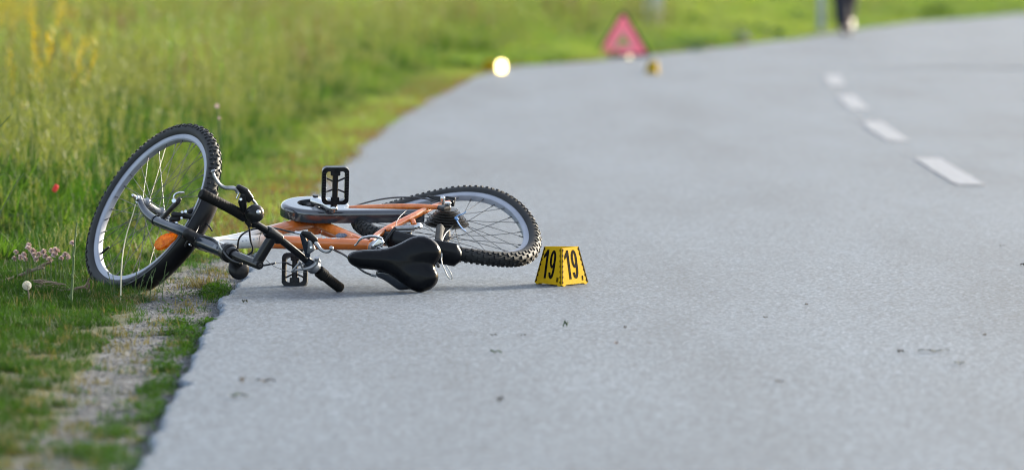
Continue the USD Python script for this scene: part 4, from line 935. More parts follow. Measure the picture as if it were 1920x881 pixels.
def cable(name, rows, mat, r, n=40, parent=bike): return obj(name, tube(path_at(rows, n), r, 8), mat, parent, smooth=60)
cable('cable', [(446, 466, 16.34), (447, 452, 16.30), (455, 439, 16.26), (470, 431, 16.24), (490, 427.5, 16.24), (515, 428, 16.24), (540, 433.5, 16.24), (556, 436.5, 16.225)], 'cable_black', .0030)
cable('cable', [(464, 418, 16.14), (468, 434, 16.20), (471, 455, 16.28), (474, 468, 16.33), (468, 476, 16.36), (452, 479, 16.38), (436, 477, 16.40)], 'cable_black', .0030)
cable('cable', [(428, 480, 16.34), (419, 471, 16.33), (412, 461, 16.33), (410, 454, 16.34), (416, 449.5, 16.36), (430, 448.6, 16.40), (446, 449, 16.44)], 'cable_white', .0022)
cable('cable', [(347, 462, 16.53), (352, 452, 16.52), (362, 445, 16.51), (378, 443, 16.48), (398, 447, 16.42), (416, 466, 16.34), (432, 486, 16.29), (450, 493, 16.27)], 'cable_black', .0030)
cable('cable', [(404, 452, 16.50), (430, 448, 16.50), (470, 442, 16.56), (520, 425, 16.70), (560, 416, 16.80)], 'cable_black', .0026)
cable('cable', [(491, 498, 16.27), (503, 496, 16.25), (517, 493, 16.235)], 'cable_black', .0030, 8)
cable('brake_wire', [(517, 493, 16.235), (530, 492, 16.23), (548, 492, 16.23)], 'steel_wire', .0009, 10)
cable('brake_wire', [(491, 416, 16.17), (488, 440, 16.20), (486, 460, 16.22), (492, 478, 16.22), (508, 495, 16.22), (528, 505, 16.23), (548, 510, 16.24), (575, 509, 16.25)], 'steel_wire', .0009, 40)
cable('cable', [(618, 463, 16.52), (634, 472, 16.48), (652, 483, 16.42), (668, 498, 16.40), (682, 509, 16.38), (696, 515, 16.37)], 'cable_black', .0034)
obj('cable_end', tube(path_at([(695, 515.3, 16.37), (706, 517.5, 16.37)]), .0042, 10), 'dull_metal', bike)
cable('cable', [(640, 397, 16.86), (690, 379, 16.95), (730, 371.5, 16.97), (775, 370.5, 16.96), (812, 376, 16.94), (836, 388, 16.90), (849, 402, 16.86), (855, 412, 16.82)], 'cable_black', .0026)
cable('cable', [(855, 411, 16.82), (850, 422, 16.80), (839, 434, 16.74), (831, 446, 16.66), (828, 461, 16.58), (828.5, 480, 16.50), (830, 497, 16.44), (836, 511, 16.43), (843, 522, 16.43), (846.5, 524, 16.43), (847, 517, 16.42), (842, 506, 16.42), (836, 497, 16.43)], 'cable_white', .0019, 70)
cable('brake_wire', [(782, 384, 16.86), (768, 391, 16.82), (757, 399, 16.75), (748, 408, 16.70), (743, 419, 16.64), (741, 428, 16.60)], 'steel_wire', .0011)
obj('ribbon_tie', cat([tube(path_at([(855, 409, 16.79), (862, 403, 16.78), (868, 401, 16.78), (874, 396, 16.78)], 10), [.004, .0035, .003, .003, .003, .003, .003, .0028, .0026, .0018], 6, flat=.5), tube(path_at([(855, 409, 16.79), (860, 419, 16.78), (866, 427, 16.77), (874, 433, 16.77)], 10), [.004, .0035, .0032, .003, .003, .003, .003, .0028, .0026, .0018], 6, flat=.5), hull([(*at(855, 409, 16.785), .005), (*at(858, 411, 16.785), .004)])]), 'ribbon_blue', bike)

# ================================================================== evidence markers
def text_flat(s, height, depth, bold=True):
    """The figures 1 and 9 in a plain bold condensed hand, height metres tall, centred on x."""
    h, w = height, height * .118; g_ = []
    one = sg.LineString([(0, w * .5), (0, h - w * .5)]).buffer(w / 2 * 1.02, cap_style='square').union(sg.Polygon([(w * .5, h), (-w * .28, h), (-w * 1.75, h * .80), (-w * 1.75, h * .685), (-w * .4, h * .80)]))
    c, rx, ry = (0, h * .685), h * .172, h * .315; t = np.linspace(0, 2 * np.pi, 60)
    loop = sg.Polygon([(rx * math.cos(a), c[1] + ry * math.sin(a)) for a in t]).difference(sg.Polygon([((rx - w * .96) * math.cos(a), c[1] + (ry - w * .90) * math.sin(a)) for a in t]))
    q = np.array([(rx - w * .48, c[1]), (rx - w * .50, h * .45), (rx - w * .62, h * .25), (rx - w * 1.0, h * .105), (0, w * .48), (-rx + w * .85, h * .095), (-rx + w * .50, h * .22)])
    tail = sg.LineString(CubicSpline(np.linspace(0, 1, len(q)), q)(np.linspace(0, 1, 40))).buffer(w * .48, cap_style='flat')
    nine = loop.union(tail)
    shp = shapely.union_all([shapely.affinity.translate(one, -h * .20, 0), shapely.affinity.translate(nine, h * .155, 0)])
    m = cat([trimesh.creation.extrude_polygon(p_, depth, engine='earcut') for p_ in getattr(shp, 'geoms', [shp])])
    m.apply_translation([-m.bounds[:, 0].mean(), -m.bounds[0, 1], 0]); return m
def evidence_marker(loc, label, yaw, paint, detailed, side0=.169, side1=.108, h=.1185, group=None):
    t = thing('evidence_marker', loc, label, 'evidence marker', group)
    loc = np.array(loc, float); r0, r1 = side0 / math.sqrt(3), side1 / math.sqrt(3); foot = .004
    def vert(k, top): a = yaw + k * 2 * np.pi / 3; r = r1 if top else r0; return loc + np.array([r * math.cos(a), r * math.sin(a), h if top else foot])
    for k in range(3):
        a0, b0, a1, b1 = vert(k, 0), vert(k + 1, 0), vert(k, 1), vert(k + 1, 1)
        ex = nrm(b0 - a0); up = nrm((a1 + b1) / 2 - (a0 + b0) / 2); n = np.cross(ex, up); mid = (a0 + b0) / 2; H_ = np.linalg.norm((a1 + b1) / 2 - mid)
        if n @ (mid - loc) < 0: n = -n
        def pt(x, y, z=0.0): return mid + ex * x + up * y + n * z
        # outline with small feet at the bottom
        out = [(-side0 / 2, 0)] + [q for c in (-side0 * .40, side0 * .40) for q in ((c - .011, 0), (c - .006, -.0038), (c + .006, -.0038), (c + .011, 0))] + [(side0 / 2, 0), (side1 / 2, H_), (-side1 / 2, H_)]
        m = trimesh.creation.extrude_polygon(sg.Polygon(out), .0024, engine='earcut'); v = m.vertices
        m = T3(np.stack([pt(x, y, z - .0024) for x, y, z in v]), m.faces); trimesh.repair.fix_normals(m)
        pan = obj('panel', m, paint, t, smooth=20)
        if not detailed: continue
        d = {0: 'II', 1: 'I', 2: 'III'}[k]
        tm = text_flat('19', .090, .0007); w = np.ptp(tm.vertices[:, 0]); v = tm.vertices; sx = .076 / w; 
        flip = 1 if np.cross(ex, up) @ n > 0 else -1
        cx = -.008 if k != 0 else -.006
        obj('number', T3(np.stack([pt(flip * (x * sx + cx), y + .0165, z + .0002) for x, y, z in v]), tm.faces), 'marker_black', pan, smooth=False)
        rm_ = cat([trimesh.creation.box([.0016, .0120, .0007]) for _ in d]); 
        vs = []
        for q, _ in enumerate(d): b = trimesh.creation.box([.0019, .0150, .0007]); b.apply_translation([flip * (.050 + .0046 * q), .0160, .0006]); vs.append(T3(np.stack([pt(*p_) for p_ in b.vertices]), b.faces))
        obj('numeral', cat(vs), 'marker_black', pan, smooth=False)
        # toothed black border along both slanting edges
        bs = []
        for s in (-1, 1):
            for q in range(7):
                f0, f1 = (q + .18) / 7, (q + .78) / 7
                def ed(f, ins): wd = side0 / 2 + (side1 / 2 - side0 / 2) * f; return s * (wd - ins)
                P = [pt(ed(f0, 0), f0 * H_, .0004), pt(ed(f1, 0), f1 * H_, .0004), pt(ed(f1, .0115), f1 * H_ - .002, .0004), pt(ed(f0, .0115), f0 * H_ + .002, .0004)]
                bs.append(T3(P, [[0, 1, 2], [0, 2, 3]] if s * flip < 0 else [[0, 2, 1], [0, 3, 2]]))
            fa, fb2 = .02, .985
            P = [pt(ed(fa, 0), fa * H_, .0003), pt(ed(fb2, 0), fb2 * H_, .0003), pt(ed(fb2, .0075), fb2 * H_, .0003), pt(ed(fa, .0075), fa * H_, .0003)]
            bs.append(T3(P, [[0, 1, 2], [0, 2, 3]] if s * flip < 0 else [[0, 2, 1], [0, 3, 2]]))
        obj('border', cat(bs), 'marker_black', pan, smooth=False)
    return t
mk = at(1055, 536, 16.60); mk = np.array([mk[0] - .003, 16.60 + .095, 0.0])
evidence_marker(mk, 'yellow evidence marker with black number 19 on each face, beside the rear wheel', math.radians(-90.5), 'marker_yellow', True)
def on_ground(u, v, z=0.0):
    b = (440.5 - v) / F_PX; return at(u, v, (z - CAM_H) / ((-_sp + b * _cp) / (_cp + b * _sp)))
g1 = on_ground(1226, 139); evidence_marker(g1, 'small blurred orange marker on the road in front of the warning triangle', math.radians(-70), 'marker_orange', False, .125, .085, .105)
g2 = on_ground(921, 136); evidence_marker(g2 + [0, .12, 0], 'small blurred orange marker at the grass edge behind the added pale yellow glow', math.radians(-60), 'marker_orange', False, .12, .085, .10)

# added glowing bodies standing in for bright reflected spots at the far road edge
def added_glow(px, r, h, glow, label, group=None):
    p = on_ground(*px); t = thing('added_glow', p, label, 'added_glow', group)
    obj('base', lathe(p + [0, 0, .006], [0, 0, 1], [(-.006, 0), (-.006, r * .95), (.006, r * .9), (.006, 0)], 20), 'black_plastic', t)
    obj('glow_body', lathe(p + [0, 0, .012], [0, 0, 1], [(0, 0), (0, r * .8), (h * .2, r), (h * .75, r), (h * .92, r * .7), (h, 0)], 24), glow, t, smooth=60)
added_glow((940, 139), .036, .10, 'spot_glow', 'added bright pale yellow glow at the far left road edge, left of the triangle')
added_glow((1180, 114), .018, .04, 'spot_glow_dim', 'added dim cream glow on the ground under the base of the warning triangle')

# warning triangle
tp = on_ground(1168, 106)
wt = thing('warning_triangle', tp, 'red warning triangle with an open middle standing at the far road edge', 'warning triangle')
def tri_pts(apex_z, base_z, half): return [(-half, base_z), (half, base_z), (0, apex_z)]
def tri_ring(outer, inner, y0, y1, r=.012):
    po = sg.Polygon(outer).buffer(-r).buffer(r, 6); pi_ = sg.Polygon(inner)
    m = trimesh.creation.extrude_polygon(po.difference(pi_), y1 - y0, engine='earcut'); v = m.vertices
    m = T3(np.stack([tp[0] + v[:, 0] * .995, tp[1] + y0 + v[:, 2] + .10 * v[:, 1] * .35, v[:, 1]], 1), m.faces); trimesh.repair.fix_normals(m); return m
obj('reflector_band', tri_ring(tri_pts(.405, .022, .232), tri_pts(.262, .075, .118), -.012, 0.0, .022), 'triangle_red', wt, smooth=25)
obj('inner_band', tri_ring(tri_pts(.2635, .074, .1195), tri_pts(.205, .108, .064), -.008, -.002, .004), 'triangle_inner', wt, smooth=25)
obj('back_frame', tri_ring(tri_pts(.448, -.002, .276), tri_pts(.395, .03, .222), -.006, .012, .02), 'black_plastic', wt, smooth=25)
for s in (-1, 1):
    obj('stand_leg', tube(np.array([tp + [s * .03, .01, .03], tp + [s * .10, .16 * s, .008], tp + [s * .18, .20 * s, .008]]), .008, 8), 'black_plastic', wt)

# posts
def post(px, w, d, h, mat, label, extra=None):
    p = on_ground(*px, z=.0 if extra is None else extra); t = thing('post', p, label, 'post')
    obj('shaft', frame_box(p + [0, 0, h / 2 - .05], [1, 0, 0], [0, 1, 0], [0, 0, 1], w, d, h + .1, .01), mat, t)
    return t, p
t, p = post((1540, 62), .085, .085, 1.15, 'post_grey', 'slim grey post at the far road edge left of the walking person')
obj('cap', frame_box(p + [0, 0, 1.17], [1, 0, 0], [0, 1, 0], [0, 0, 1], .10, .10, .03, .006), 'post_grey', t)
obj('stripe', frame_box(p + [.024, -.0445, .55], [1, 0, 0], [0, 1, 0], [0, 0, 1], .030, .006, 1.05, .002), 'post_concrete', t)
def post_far(u, y, w, h, mat, label):
    p = at(u, 0, y); p[2] = float(verge_z(p[0], p[1])); t = thing('post', p, label, 'post')
    obj('shaft', frame_box(p + [0, 0, h / 2 - .05], [1, 0, 0], [0, 1, 0], [0, 0, 1], w, w * .8, h + .1, .012), mat, t); return t, p
t, p = post_far(1216, 58, .10, .95, 'post_concrete', 'grey and cream marker post in the meadow behind the warning triangle')
obj('face', frame_box(p + [.105, -.01, .45], [1, 0, 0], [0, 1, 0], [0, 0, 1], .095, .082, .96, .01), 'post_cream', t)
post_far(458, 53, .17, 1.0, 'post_concrete', 'pale grey post far off in the meadow at the upper left')
p = on_ground(1390, 82); obj('stone', (lambda m: (m.apply_translation(p + [0, 0, .05]), m)[1])((lambda s: (s.apply_scale([.10, .08, .075]), s)[1])(trimesh.creation.icosphere(2, 1.0))), 'stone', smooth=60, label='blurred grey stone at the far road edge between triangle and post', category='stone')

# ------------------------------------------------------------------ walking person, only the legs in the picture
pp = on_ground(1583, 66)
pe = thing('person', pp, 'person in dark trousers walking along the far road edge', 'person')
def PP(x, y, z): return tuple(np.array([pp[0] + x, pp[1] + y, z]))
hipL, hipR = PP(-.085, 0, .93), PP(.085, .0, .93)
kneeA, ankA = PP(-.045, -.06, .50), PP(-.02, -.02, .10)      # standing leg
kneeB, ankB = PP(.055, -.02, .50), PP(.075, .20, .20)        # trailing leg, heel lifted
chest, neck, headp = PP(0, -.02, 1.33), PP(0, -.02, 1.50), PP(0, -.045, 1.66)
shL, shR = PP(-.19, -.01, 1.42), PP(.19, -.01, 1.42); elL, elR = PP(-.25, -.06, 1.14), PP(.25, .05, 1.14); wrL, wrR = PP(-.22, -.22, .95), PP(.25, -.05, .90)
def hand(w, d):
    w = np.array(w[:3]); d = nrm(d); s = nrm(np.cross(d, [0, 1, .2])); ch = [[(*w, .024), (*(w + d * .05), .030)], [(*(w + d * .02), .016), (*(w + d * .07 - s * .045), .010), (*(w + d * .10 - s * .045), .009)]]
    for k, L in enumerate((.075, .085, .08, .062)):
        b = w + d * .055 + s * (-.028 + .019 * k); ch.append([(*b, .0105), (*(b + d * L * .55), .0095), (*(b + d * L + np.cross(s, d) * .03), .0085)])
    return ch
chains = [[(*hipL, .085), (*PP(0, 0, 1.05), .125), (*chest, .135), (*neck, .055), (*headp, .085)], [(*hipR, .085), (*PP(0, 0, 1.05), .125)], [(*headp, .085), (*PP(0, -.06, 1.60), .062), (*PP(0, -.01, 1.70), .098)], [(*PP(0, -.13, 1.635), .016), (*PP(0, -.115, 1.66), .015)],
    [(*chest, .12), (*shL, .055), (*elL, .040), (*wrL, .026)], [(*chest, .12), (*shR, .055), (*elR, .040), (*wrR, .026)],
    [(*hipL, .085), (*kneeA, .056), (*ankA, .038)], [(*hipR, .085), (*kneeB, .056), (*ankB, .038)], [(*ankA, .038), (*PP(-.02, -.15, .045), .030)], [(*ankB, .038), (*PP(.07, .07, .085), .03)]] + hand(wrL, [0, -.3, -1]) + hand(wrR, [0, -.1, -1])
obj('body', body(chains, .014, 8), 'skin', pe, smooth=True)
obj('trousers', body([[(*hipL, .115), (*PP(0, 0, 1.0), .14), (*hipR, .115)], [(*hipL, .112), (*kneeA, .108), (*PP(-.022, -.025, .13), .078)], [(*hipR, .112), (*kneeB, .108), (*PP(.066, .165, .24), .074)]], .02, 6), 'trouser_cloth', pe, smooth=True)
obj('jacket', body([[(*PP(0, 0, .93), .15), (*PP(0, 0, 1.1), .152), (*chest, .160), (*PP(0, -.02, 1.47), .075)], [(*chest, .14), (*shL, .075), (*elL, .058), (*PP(-.226, -.19, .985), .044)], [(*chest, .14), (*shR, .075), (*elR, .058), (*PP(.25, -.035, .94), .044)]], .02, 6), 'jacket_cloth', pe, smooth=True)
def shoe(a, toe, mat_):
    a, toe = np.array(a), np.array(toe); back = a + nrm(a - toe) * np.array([.5, .5, 0]) * .07
    return hull([(*(a + [0, 0, .0]), .046), (*(a * .5 + toe * .5), .046), (*toe, .038)])
sA = obj('shoe', shoe(PP(-.02, .0, .062), PP(-.02, -.19, .042), 0), 'shoe_dark', pe)
sB = obj('shoe', shoe(PP(.078, .215, .165), PP(.072, .055, .055), 0), 'shoe_dark', pe)
obj('sole', hull([(*PP(.078, .245, .125), .035), (*PP(.074, .15, .075), .04), (*PP(.072, .05, .030), .030)]), 'shoe_sole', sB, label='pale sole of the lifted shoe')
obj('hair', hull([(*PP(0, .01, 1.715), .098), (*PP(0, -.03, 1.74), .085), (*PP(0, .03, 1.64), .07)]), 'hair', pe)

# ================================================================== plants beside the wheel
def vz(u, v, y): q = at(u, v, y); return verge_z(q[0], q[1])
def rooted(u, v):
    """Spot where the line of sight meets the verge."""
    y = 10.0
    for y in np.arange(9.5, 40, .02):
        q = at(u, v, y)
        if q[2] < verge_z(q[0], q[1]): break
    return q
def stalk(name, label, category, rows, r0, r1, mat, knots=0, leaves=0, seed=1, group=None, lens=.03):
    p = path_at(rows); root = np.array([p[0][0], p[0][1], float(verge_z(p[0][0], p[0][1])) - .01]); p = np.vstack([root, p[1:]]) if p[0][2] < root[2] + .05 else np.vstack([root, p])
    t = thing(name, root, label, category, group); q = curve(p, 40); rng = np.random.default_rng(seed)
    obj('stem', tube(q, np.linspace(r0, r1, 40), 7), mat, t, smooth=60)
    for k in range(knots):
        i = int(40 * (k + .7) / (knots + .4)); i = min(i, 38); d = nrm(q[i + 1] - q[i]); s = nrm(np.cross(d, rng.normal(size=3)))
        obj('bud', hull([(*(q[i] + s * r1), r1 * 1.7), (*(q[i] + s * r1 * 3.5 + d * r1 * 5), r1 * .9)]), mat, t)
    for k in range(leaves):
        i = int(3 + 30 * k / max(leaves, 1)); az = rng.uniform(0, 6.28); L = lens * rng.uniform(.6, 1.2)
        a, f = ribbon(rng, q[i], L, L * .16, rng.uniform(.4, .9), .4, az); obj('leaf', T3(a, f), mat, t, smooth=False)
    return t, q
stalk('stem_plant', 'tall green stem standing left of the front wheel, slightly blurred', 'plant', [(133, 580, 15.85), (135, 540, 15.88), (138, 490, 15.90), (141, 445, 15.92), (144, 418, 15.93)], .0046, .0020, 'stem_green', 4, 5, 1)
stalk('stem_plant', 'bare leaning stem with small buds entering from the left edge, below the poppy', 'plant', [(-22, 470, 15.6), (-8, 420, 15.6), (8, 385, 15.6), (26, 352, 15.6), (45, 325, 15.6)], .0026, .0013, 'stem_green', 8, 2, 2)
stalk('stem_plant', 'bare twig tip at the left edge above the leaning stem', 'plant', [(-60, 430, 15.7), (-40, 330, 15.7), (-15, 255, 15.7), (5, 232, 15.7), (21, 215, 15.7)], .0026, .0014, 'stem_green', 7, 0, 3)
stalk('stem_plant', 'short twig tip reaching in at the left edge between two longer stems', 'plant', [(-60, 440, 15.7), (-30, 370, 15.7), (-8, 333, 15.7), (8, 326, 15.7)], .0022, .0012, 'stem_green', 4, 0, 4)
stalk('grass_stalk', 'pale straw stalk standing in front of the front wheel spokes', 'grass stalk', [(226, 560, 16.10), (227, 520, 16.20), (231, 470, 16.30), (240, 430, 16.38), (248, 405, 16.42), (254, 383, 16.45)], .0027, .0016, 'straw')
for k, (u, v0, v1, du, yy) in enumerate([(208, 545, 508, -6, 16.2), (214, 552, 470, -9, 16.15), (253, 548, 508, 3, 16.15), (262, 552, 512, 10, 16.15), (272, 552, 505, 16, 16.15), (282, 552, 502, 10, 16.18), (295, 548, 510, 22, 16.2), (305, 550, 490, 8, 16.2)]):
    stalk('grass_stalk', ['thin green grass stalk leftmost before the front tyre', 'tallest thin green grass stalk left before the front tyre', 'thin green grass stalk just right of the pale straw stalk', 'second thin green grass stalk right of the pale straw stalk', 'thin green grass stalk before the middle of the black mudguard', 'thin green grass stalk right of the mudguard middle, upright', 'thin green grass stalk leaning far right across the mudguard', 'rightmost thin green grass stalk before the black mudguard'][k], 'grass stalk', [(u, v0, yy), (u + du * .3, v0 * .5 + v1 * .5, yy), (u + du, v1, yy)], .0014, .0009, 'stem_green', 6, 3, 30 + k, 'grass stalks before the front wheel', .022)
# dandelion clock
dp = rooted(54, 572); dt = thing('dandelion', dp, 'white dandelion clock on a reddish stalk in front of the fallen branch', 'dandelion'); top = at(50.5, 535, dp[1])
obj('stem', tube(curve([dp - [0, 0, .01], dp * .5 + top * .5 + [.003, 0, 0], top], 14), .0022, 8), 'twig_bark', dt)
rg = np.random.default_rng(40); sd = []
for _ in range(150):
    d = nrm(rg.normal(size=3)); c = top + d * .0112; u, w = perp(d)
    sd.append(tube(np.array([top, c]), .0003, 3, caps=False))
    for a in np.linspace(0, 2 * np.pi, 5, endpoint=False): e = c + (u * math.cos(a) + w * math.sin(a)) * .0035 + d * .0022; sd.append(T3([c, e, e + (w * math.cos(a) - u * math.sin(a)) * .0012], [[0, 1, 2]]))
obj('seed_head', cat(sd), 'seed_down', dt, smooth=False)
# clover heads
CLV = [(30, 473), (27, 485), (45, 478), (54, 460), (53, 466), (48, 486), (62, 471), (64, 478), (73, 477), (82, 472), (84, 480), (96, 470), (104, 469), (101, 478), (107, 472), (115, 484), (122, 478), (127, 481), (136, 456), (93, 487), (39, 482), (68, 486)]
CLAB = ['leftmost pale clover head', 'low clover head under the leftmost one', 'pale clover head right of the leftmost one', 'topmost pale clover head of the cluster', 'clover head just under the topmost one', 'low hanging clover head under the topmost ones', 'clover head right of the topmost one', 'brownish clover head below and right of the topmost one', 'clover head alone right of the top trio', 'clover head with pink base at the middle of the cluster', 'lower clover head at the middle, above the branch tip', 'clover head left of the big pair', 'right head of the big pair of clover', 'low brown head under the big pair of clover', 'clover head touching the big pair on its right', 'low clover head left of the tall green stem', 'pale clover head between big pair and tall stem', 'clover head nearest the tall green stem, low', '', 'clover head just above the tip of the branch', 'dim clover head low at the left of the cluster', 'dim clover head low in the middle of the cluster']
CLAB = [c_ + (' among the clover left of the wheel' if len(c_.split()) < 9 else '') for c_ in CLAB]
for k, (u, v) in enumerate(CLV):
    near = k == 18
    yy = 16.0 if near else 16.6 + .12 * math.sin(k * 2.3); c = at(u, v, yy); b = np.array([c[0] + .01 * math.sin(k), c[1], float(verge_z(c[0], c[1])) - .01])
    t = thing('clover', b, 'single pale clover head beside the tall green stem' if near else CLAB[k], 'clover flower', None if near else 'clover heads left of the wheel')
    obj('stem', tube(curve([b, b * .5 + c * .5 + [.004, 0, 0], c], 10), .0012, 6), 'stem_green', t)
    rr = np.random.default_rng(60 + k); fl_ = []; R_ = .0095 * rr.uniform(.8, 1.2)
    for _ in range(46):
        d = nrm(rr.normal(size=3) + [0, 0, .5]); uu, ww = perp(d); fl_.append(T3([c + uu * .0014, c - uu * .0014, c + d * R_ + uu * .002, c + d * R_ - uu * .002 + ww * .002], [[0, 1, 2], [1, 3, 2]]))
    obj('flower_head', cat(fl_), 'clover_white', t, smooth=False)
# poppy bud, pale blurred flowers
c = at(104.5, 353, 19.2); b = np.array([c[0], c[1], float(verge_z(c[0], c[1])) - .01]); t = thing('poppy', b, 'single red poppy bud in the grass left of the front wheel', 'poppy')
obj('stem', tube(curve([b, (b + c) / 2 + [.01, 0, 0], c], 10), .0016, 6), 'stem_green', t)
obj('petal', hull([(*(c + [-.004, 0, -.006]), .009), (*(c + [.003, 0, .005]), .008), (*(c + [.0, 0, .012]), .004)]), 'petal_red', t)
for u, v, yy, rr, lab in [(407, 199, 21.5, .011, 'round pale blurred flower in the meadow above the front tyre'), (411, 222, 21.0, .007, 'small pale blurred flower below the round one above the front tyre'), (46, 196, 24.0, .022, 'orange blurred flower in the meadow at the far left')]:
    c = at(u, v, yy); b = np.array([c[0], c[1], float(verge_z(c[0], c[1])) - .01]); t = thing('meadow_flower', b, lab, 'flower')
    obj('stem', tube(curve([b, (b + c) / 2 + [.01, 0, 0], c], 10), .002, 6), 'stem_green', t)
    rg = np.random.default_rng(int(u)); P = []
    for a in np.linspace(0, 2 * np.pi, 11, endpoint=False):
        d = np.array([math.cos(a), -.35, math.sin(a)]); s = np.array([-math.sin(a), 0, math.cos(a)]); P.append(T3([c, c + d * rr * .6 + s * rr * .25, c + d * rr, c + d * rr * .6 - s * rr * .25], [[0, 1, 2], [0, 2, 3]]))
    obj('flower_head', cat(P), 'petal_yellow' if u < 100 else 'clover_white', t, smooth=False)
# fallen branch and bark
bt = thing('branch', rooted(40, 520), 'dry grey brown branch lying in the grass at the left edge', 'branch')
obj('limb', tube(path_at([(-12, 528, 16.75), (10, 525, 16.75), (30, 519, 16.75), (50, 511, 16.75), (62, 506, 16.75), (78, 498, 16.75), (96, 491, 16.75)], 36), np.linspace(.0055, .0048, 36) + .0008 * np.sin(np.arange(36) * 1.7), 9), 'twig_bark', bt)
obj('side_twig', tube(path_at([(62, 507, 16.74), (72, 504, 16.72), (83, 502, 16.71)], 12), .004, 8), 'twig_bark', bt)
obj('side_twig', tube(path_at([(50, 511, 16.75), (53, 506, 16.74), (54, 503, 16.74)], 8), .004, 8), 'bark', bt)
bt = thing('twig', rooted(12, 512), 'short dark twig beside the branch at the left edge', 'twig'); obj('limb', tube(path_at([(3, 511, 17.0), (14, 510, 17.0), (22, 508, 17.0)], 10), .0035, 8), 'bark', bt)
bt = thing('twig', rooted(150, 545), 'dark forked twig end right of the bark in the grass', 'twig')
obj('limb', tube(path_at([(140, 543, 16.3), (149, 539, 16.3), (158, 537, 16.3), (165, 528, 16.3), (167, 521, 16.3)], 18), np.linspace(.004, .003, 18), 8), 'bark', bt); obj('side_twig', tube(path_at([(158, 537, 16.3), (163, 541, 16.3), (167, 531, 16.29)], 10), .0032, 8), 'bark', bt)
bt = thing('bark', rooted(98, 540), 'ragged strips of brown bark lying in the grass left of the front wheel', 'bark'); rg = np.random.default_rng(77)
for k in range(26):
    u0 = rg.uniform(60, 112); L = rg.uniform(14, 32); v0 = 525 + (u0 - 60) * .17 + rg.uniform(-2, 12); yy = 16.42 + rg.uniform(-.05, .05)
    obj('bark_strip', tube(path_at([(u0, v0, yy), (u0 + L * .5, v0 + rg.uniform(-2.5, 3), yy), (u0 + L, v0 + rg.uniform(-2, 5), yy)], 9), np.r_[.001, [rg.uniform(.0025, .005)] * 7, .001], 6, flat=.45), 'bark' if k % 3 else 'twig_bark', bt, smooth=30)
q = rooted(82, 545); obj('pebble', (lambda m: (m.apply_translation(q + [0, 0, .008]), m)[1])((lambda s: (s.apply_scale([.011, .010, .011]), s)[1])(trimesh.creation.icosphere(2, 1.0))), 'stone', smooth=60, label='rounded pale grey stone under the strips of bark', category='stone')

# weed clumps along the broken edge of the asphalt
WEEDS = [(408, 552, .075, .060, 'green weed clump at the asphalt edge nearest the bicycle stem'), (360, 620, .085, .050, 'green weed clump at the asphalt edge below the bicycle'), (338, 668, .075, .045, 'reddish green weed clump on the asphalt edge beside the gravel'), (300, 722, .075, .050, 'blurred green weed clump halfway down the asphalt edge'), (262, 775, .08, .045, 'low blurred weed clump between gravel and asphalt near the bottom'), (205, 860, .12, .075, 'large blurred weed clump at the bottom left asphalt edge')]
for k, (u, v, r, h, lab) in enumerate(WEEDS):
    q = rooted(u, v); t = thing('weed_clump', q, lab, 'weeds'); rg = np.random.default_rng(700 + k); L1, L2 = [], []
    for j in range(15):
        c = q + np.array([rg.normal(.0, r * .42), rg.normal(0, r * 3.4), 0]); c[0] = min(c[0], float(edge_x(c[1])) - .005); c[2] = float(verge_z(c[0], c[1])); s_ = rg.uniform(.35, 1.0)
        lf = leafy(200 + 10 * k + j, int(70 * s_) + 14, r * .55 * s_, h * .75 * s_, .013, 6); lf.apply_translation(c); L1.append(lf)
        gr = tuft(300 + 10 * k + j, int(34 * s_), r * .8 * s_, h * 1.1 * s_, .0026, .4, .5); gr.apply_translation(c); L2.append(gr)
    obj('leaves', cat(L1), 'weed_leaf', t, smooth=False, kind='stuff'); obj('blades', cat(L2), 'grass_near', t, smooth=False, kind='stuff')
q = rooted(383, 540); t = thing('grass_tuft', q, 'dark dry grass tuft between gravel and weeds behind the bicycle', 'grass tuft'); m = tuft(401, 70, .05, .075, .003, .5, .5); m.apply_translation(q); obj('blades', m, 'grass_dry', t, smooth=False, kind='stuff'); m = tuft(402, 40, .05, .07, .003, .5, .5); m.apply_translation(q); obj('blades', m, 'twig_bark', t, smooth=False, kind='stuff')

# ------------------------------------------------------------------ bits lying on the road
def scrap(seed, u, v, L, wd, mat, name, label, catg, up=.006):
    c = on_ground(u, v); rg = np.random.default_rng(seed); a = rg.uniform(-.5, .5); d = np.array([math.cos(a), math.sin(a), 0]); s = np.array([-d[1], d[0], 0]); n = 9; V, F = [], []
    for i in range(n):
        t = i / (n - 1); w_ = wd * math.sin(np.pi * (.06 + .88 * t)) * rg.uniform(.6, 1.1); p = c + d * L * (t - .5) + np.array([0, 0, .003 + up * abs(math.sin(t * 5 + seed))])
        V += [p - s * w_ / 2 + [0, 0, rg.uniform(0, up)], p + [0, 0, .001], p + s * w_ / 2 + [0, 0, rg.uniform(0, up)]]
    for i in range(n - 1):
        for k in range(2): x = 3 * i + k; F += [[x, x + 3, x + 4], [x, x + 4, x + 1]]
    top = T3(V, F); bot = T3(np.array(V) - [0, 0, .0012], np.array(F)[:, ::-1])
    obj(name, cat([top, bot]), mat, smooth=False, label=label, category=catg)
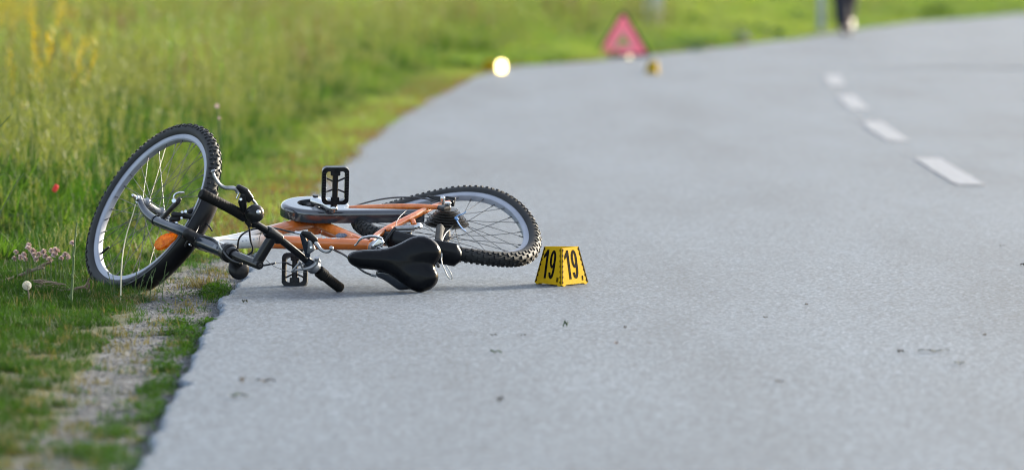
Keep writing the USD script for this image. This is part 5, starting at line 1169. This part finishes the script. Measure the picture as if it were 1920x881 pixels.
SCR = [(1751, 661, .085, .020, 'dead_leaf', 'leaf', 'long dark withered leaf on the road at the right', 'leaf', .004), (1688, 664, .020, .012, 'brown_scrap', 'leaf', 'small dark speck left of the long withered leaf', 'leaf scrap', .006), (1846, 632, .010, .008, 'brown_scrap', 'crumb', 'tiny dark crumb above the long withered leaf', 'crumb', .006), (1462, 719, .022, .016, 'brown_scrap', 'leaf', 'faint brown scrap low on the road right of centre', 'leaf scrap', .004),
       (930, 664, .034, .012, 'green_scrap', 'leaf', 'narrow green leaf on the road below the rear wheel', 'leaf', .005), (1060, 616, .016, .012, 'green_scrap', 'leaf', 'tiny dark green leaf below the yellow marker', 'leaf', .012), (1172, 619, .009, .008, 'brown_scrap', 'crumb', 'tiny dark crumb right of the dark green leaf', 'crumb', .006), (925, 631, .020, .006, 'brown_scrap', 'twig', 'tiny dark twig above the narrow green leaf', 'twig', .003), (981, 631, .015, .006, 'brown_scrap', 'twig', 'tiny dark twig right of another, above the green leaf', 'twig', .003), (1155, 647, .012, .007, 'red_scrap', 'leaf', 'tiny rust coloured scrap below the crumbs at mid road', 'leaf scrap', .004),
       (937, 757, .018, .016, 'brown_scrap', 'pebble', 'blurred dark speck low in the middle of the road', 'crumb', .010), (449, 746, .050, .030, 'green_scrap', 'leaf', 'blurred green leaf on the asphalt at lower left', 'leaf', .006), (453, 720, .018, .016, 'brown_scrap', 'crumb', 'blurred dark crumb above the green leaf at lower left', 'crumb', .010), (498, 719, .046, .016, 'brown_scrap', 'leaf', 'blurred brown leaf right of the dark crumb at lower left', 'leaf', .006), (1880, 463, .025, .008, 'brown_scrap', 'twig', 'thin dark scrap at the right edge level with the rear wheel', 'twig', .003), (1918, 500, .018, .012, 'brown_scrap', 'leaf', 'dark scrap at the very right edge of the road', 'leaf scrap', .006),
       (1435, 598, .016, .006, 'brown_scrap', 'twig', 'thin dark fleck on the road right of the yellow marker', 'twig', .003), (459, 570, .018, .014, 'dead_leaf', 'pebble', 'small dark pebble on the asphalt below the stem', 'crumb', .008), (1512, 574, .010, .006, 'brown_scrap', 'crumb', 'tiny dark fleck far right of the marker', 'crumb', .004), (1800, 684, .030, .016, 'dead_leaf', 'leaf', 'faint dark scrap below the long withered leaf', 'leaf scrap', .004)]
for k, s in enumerate(SCR): scrap(500 + k, s[0], s[1], s[2], s[3], s[4], s[5], s[6], s[7], s[8])
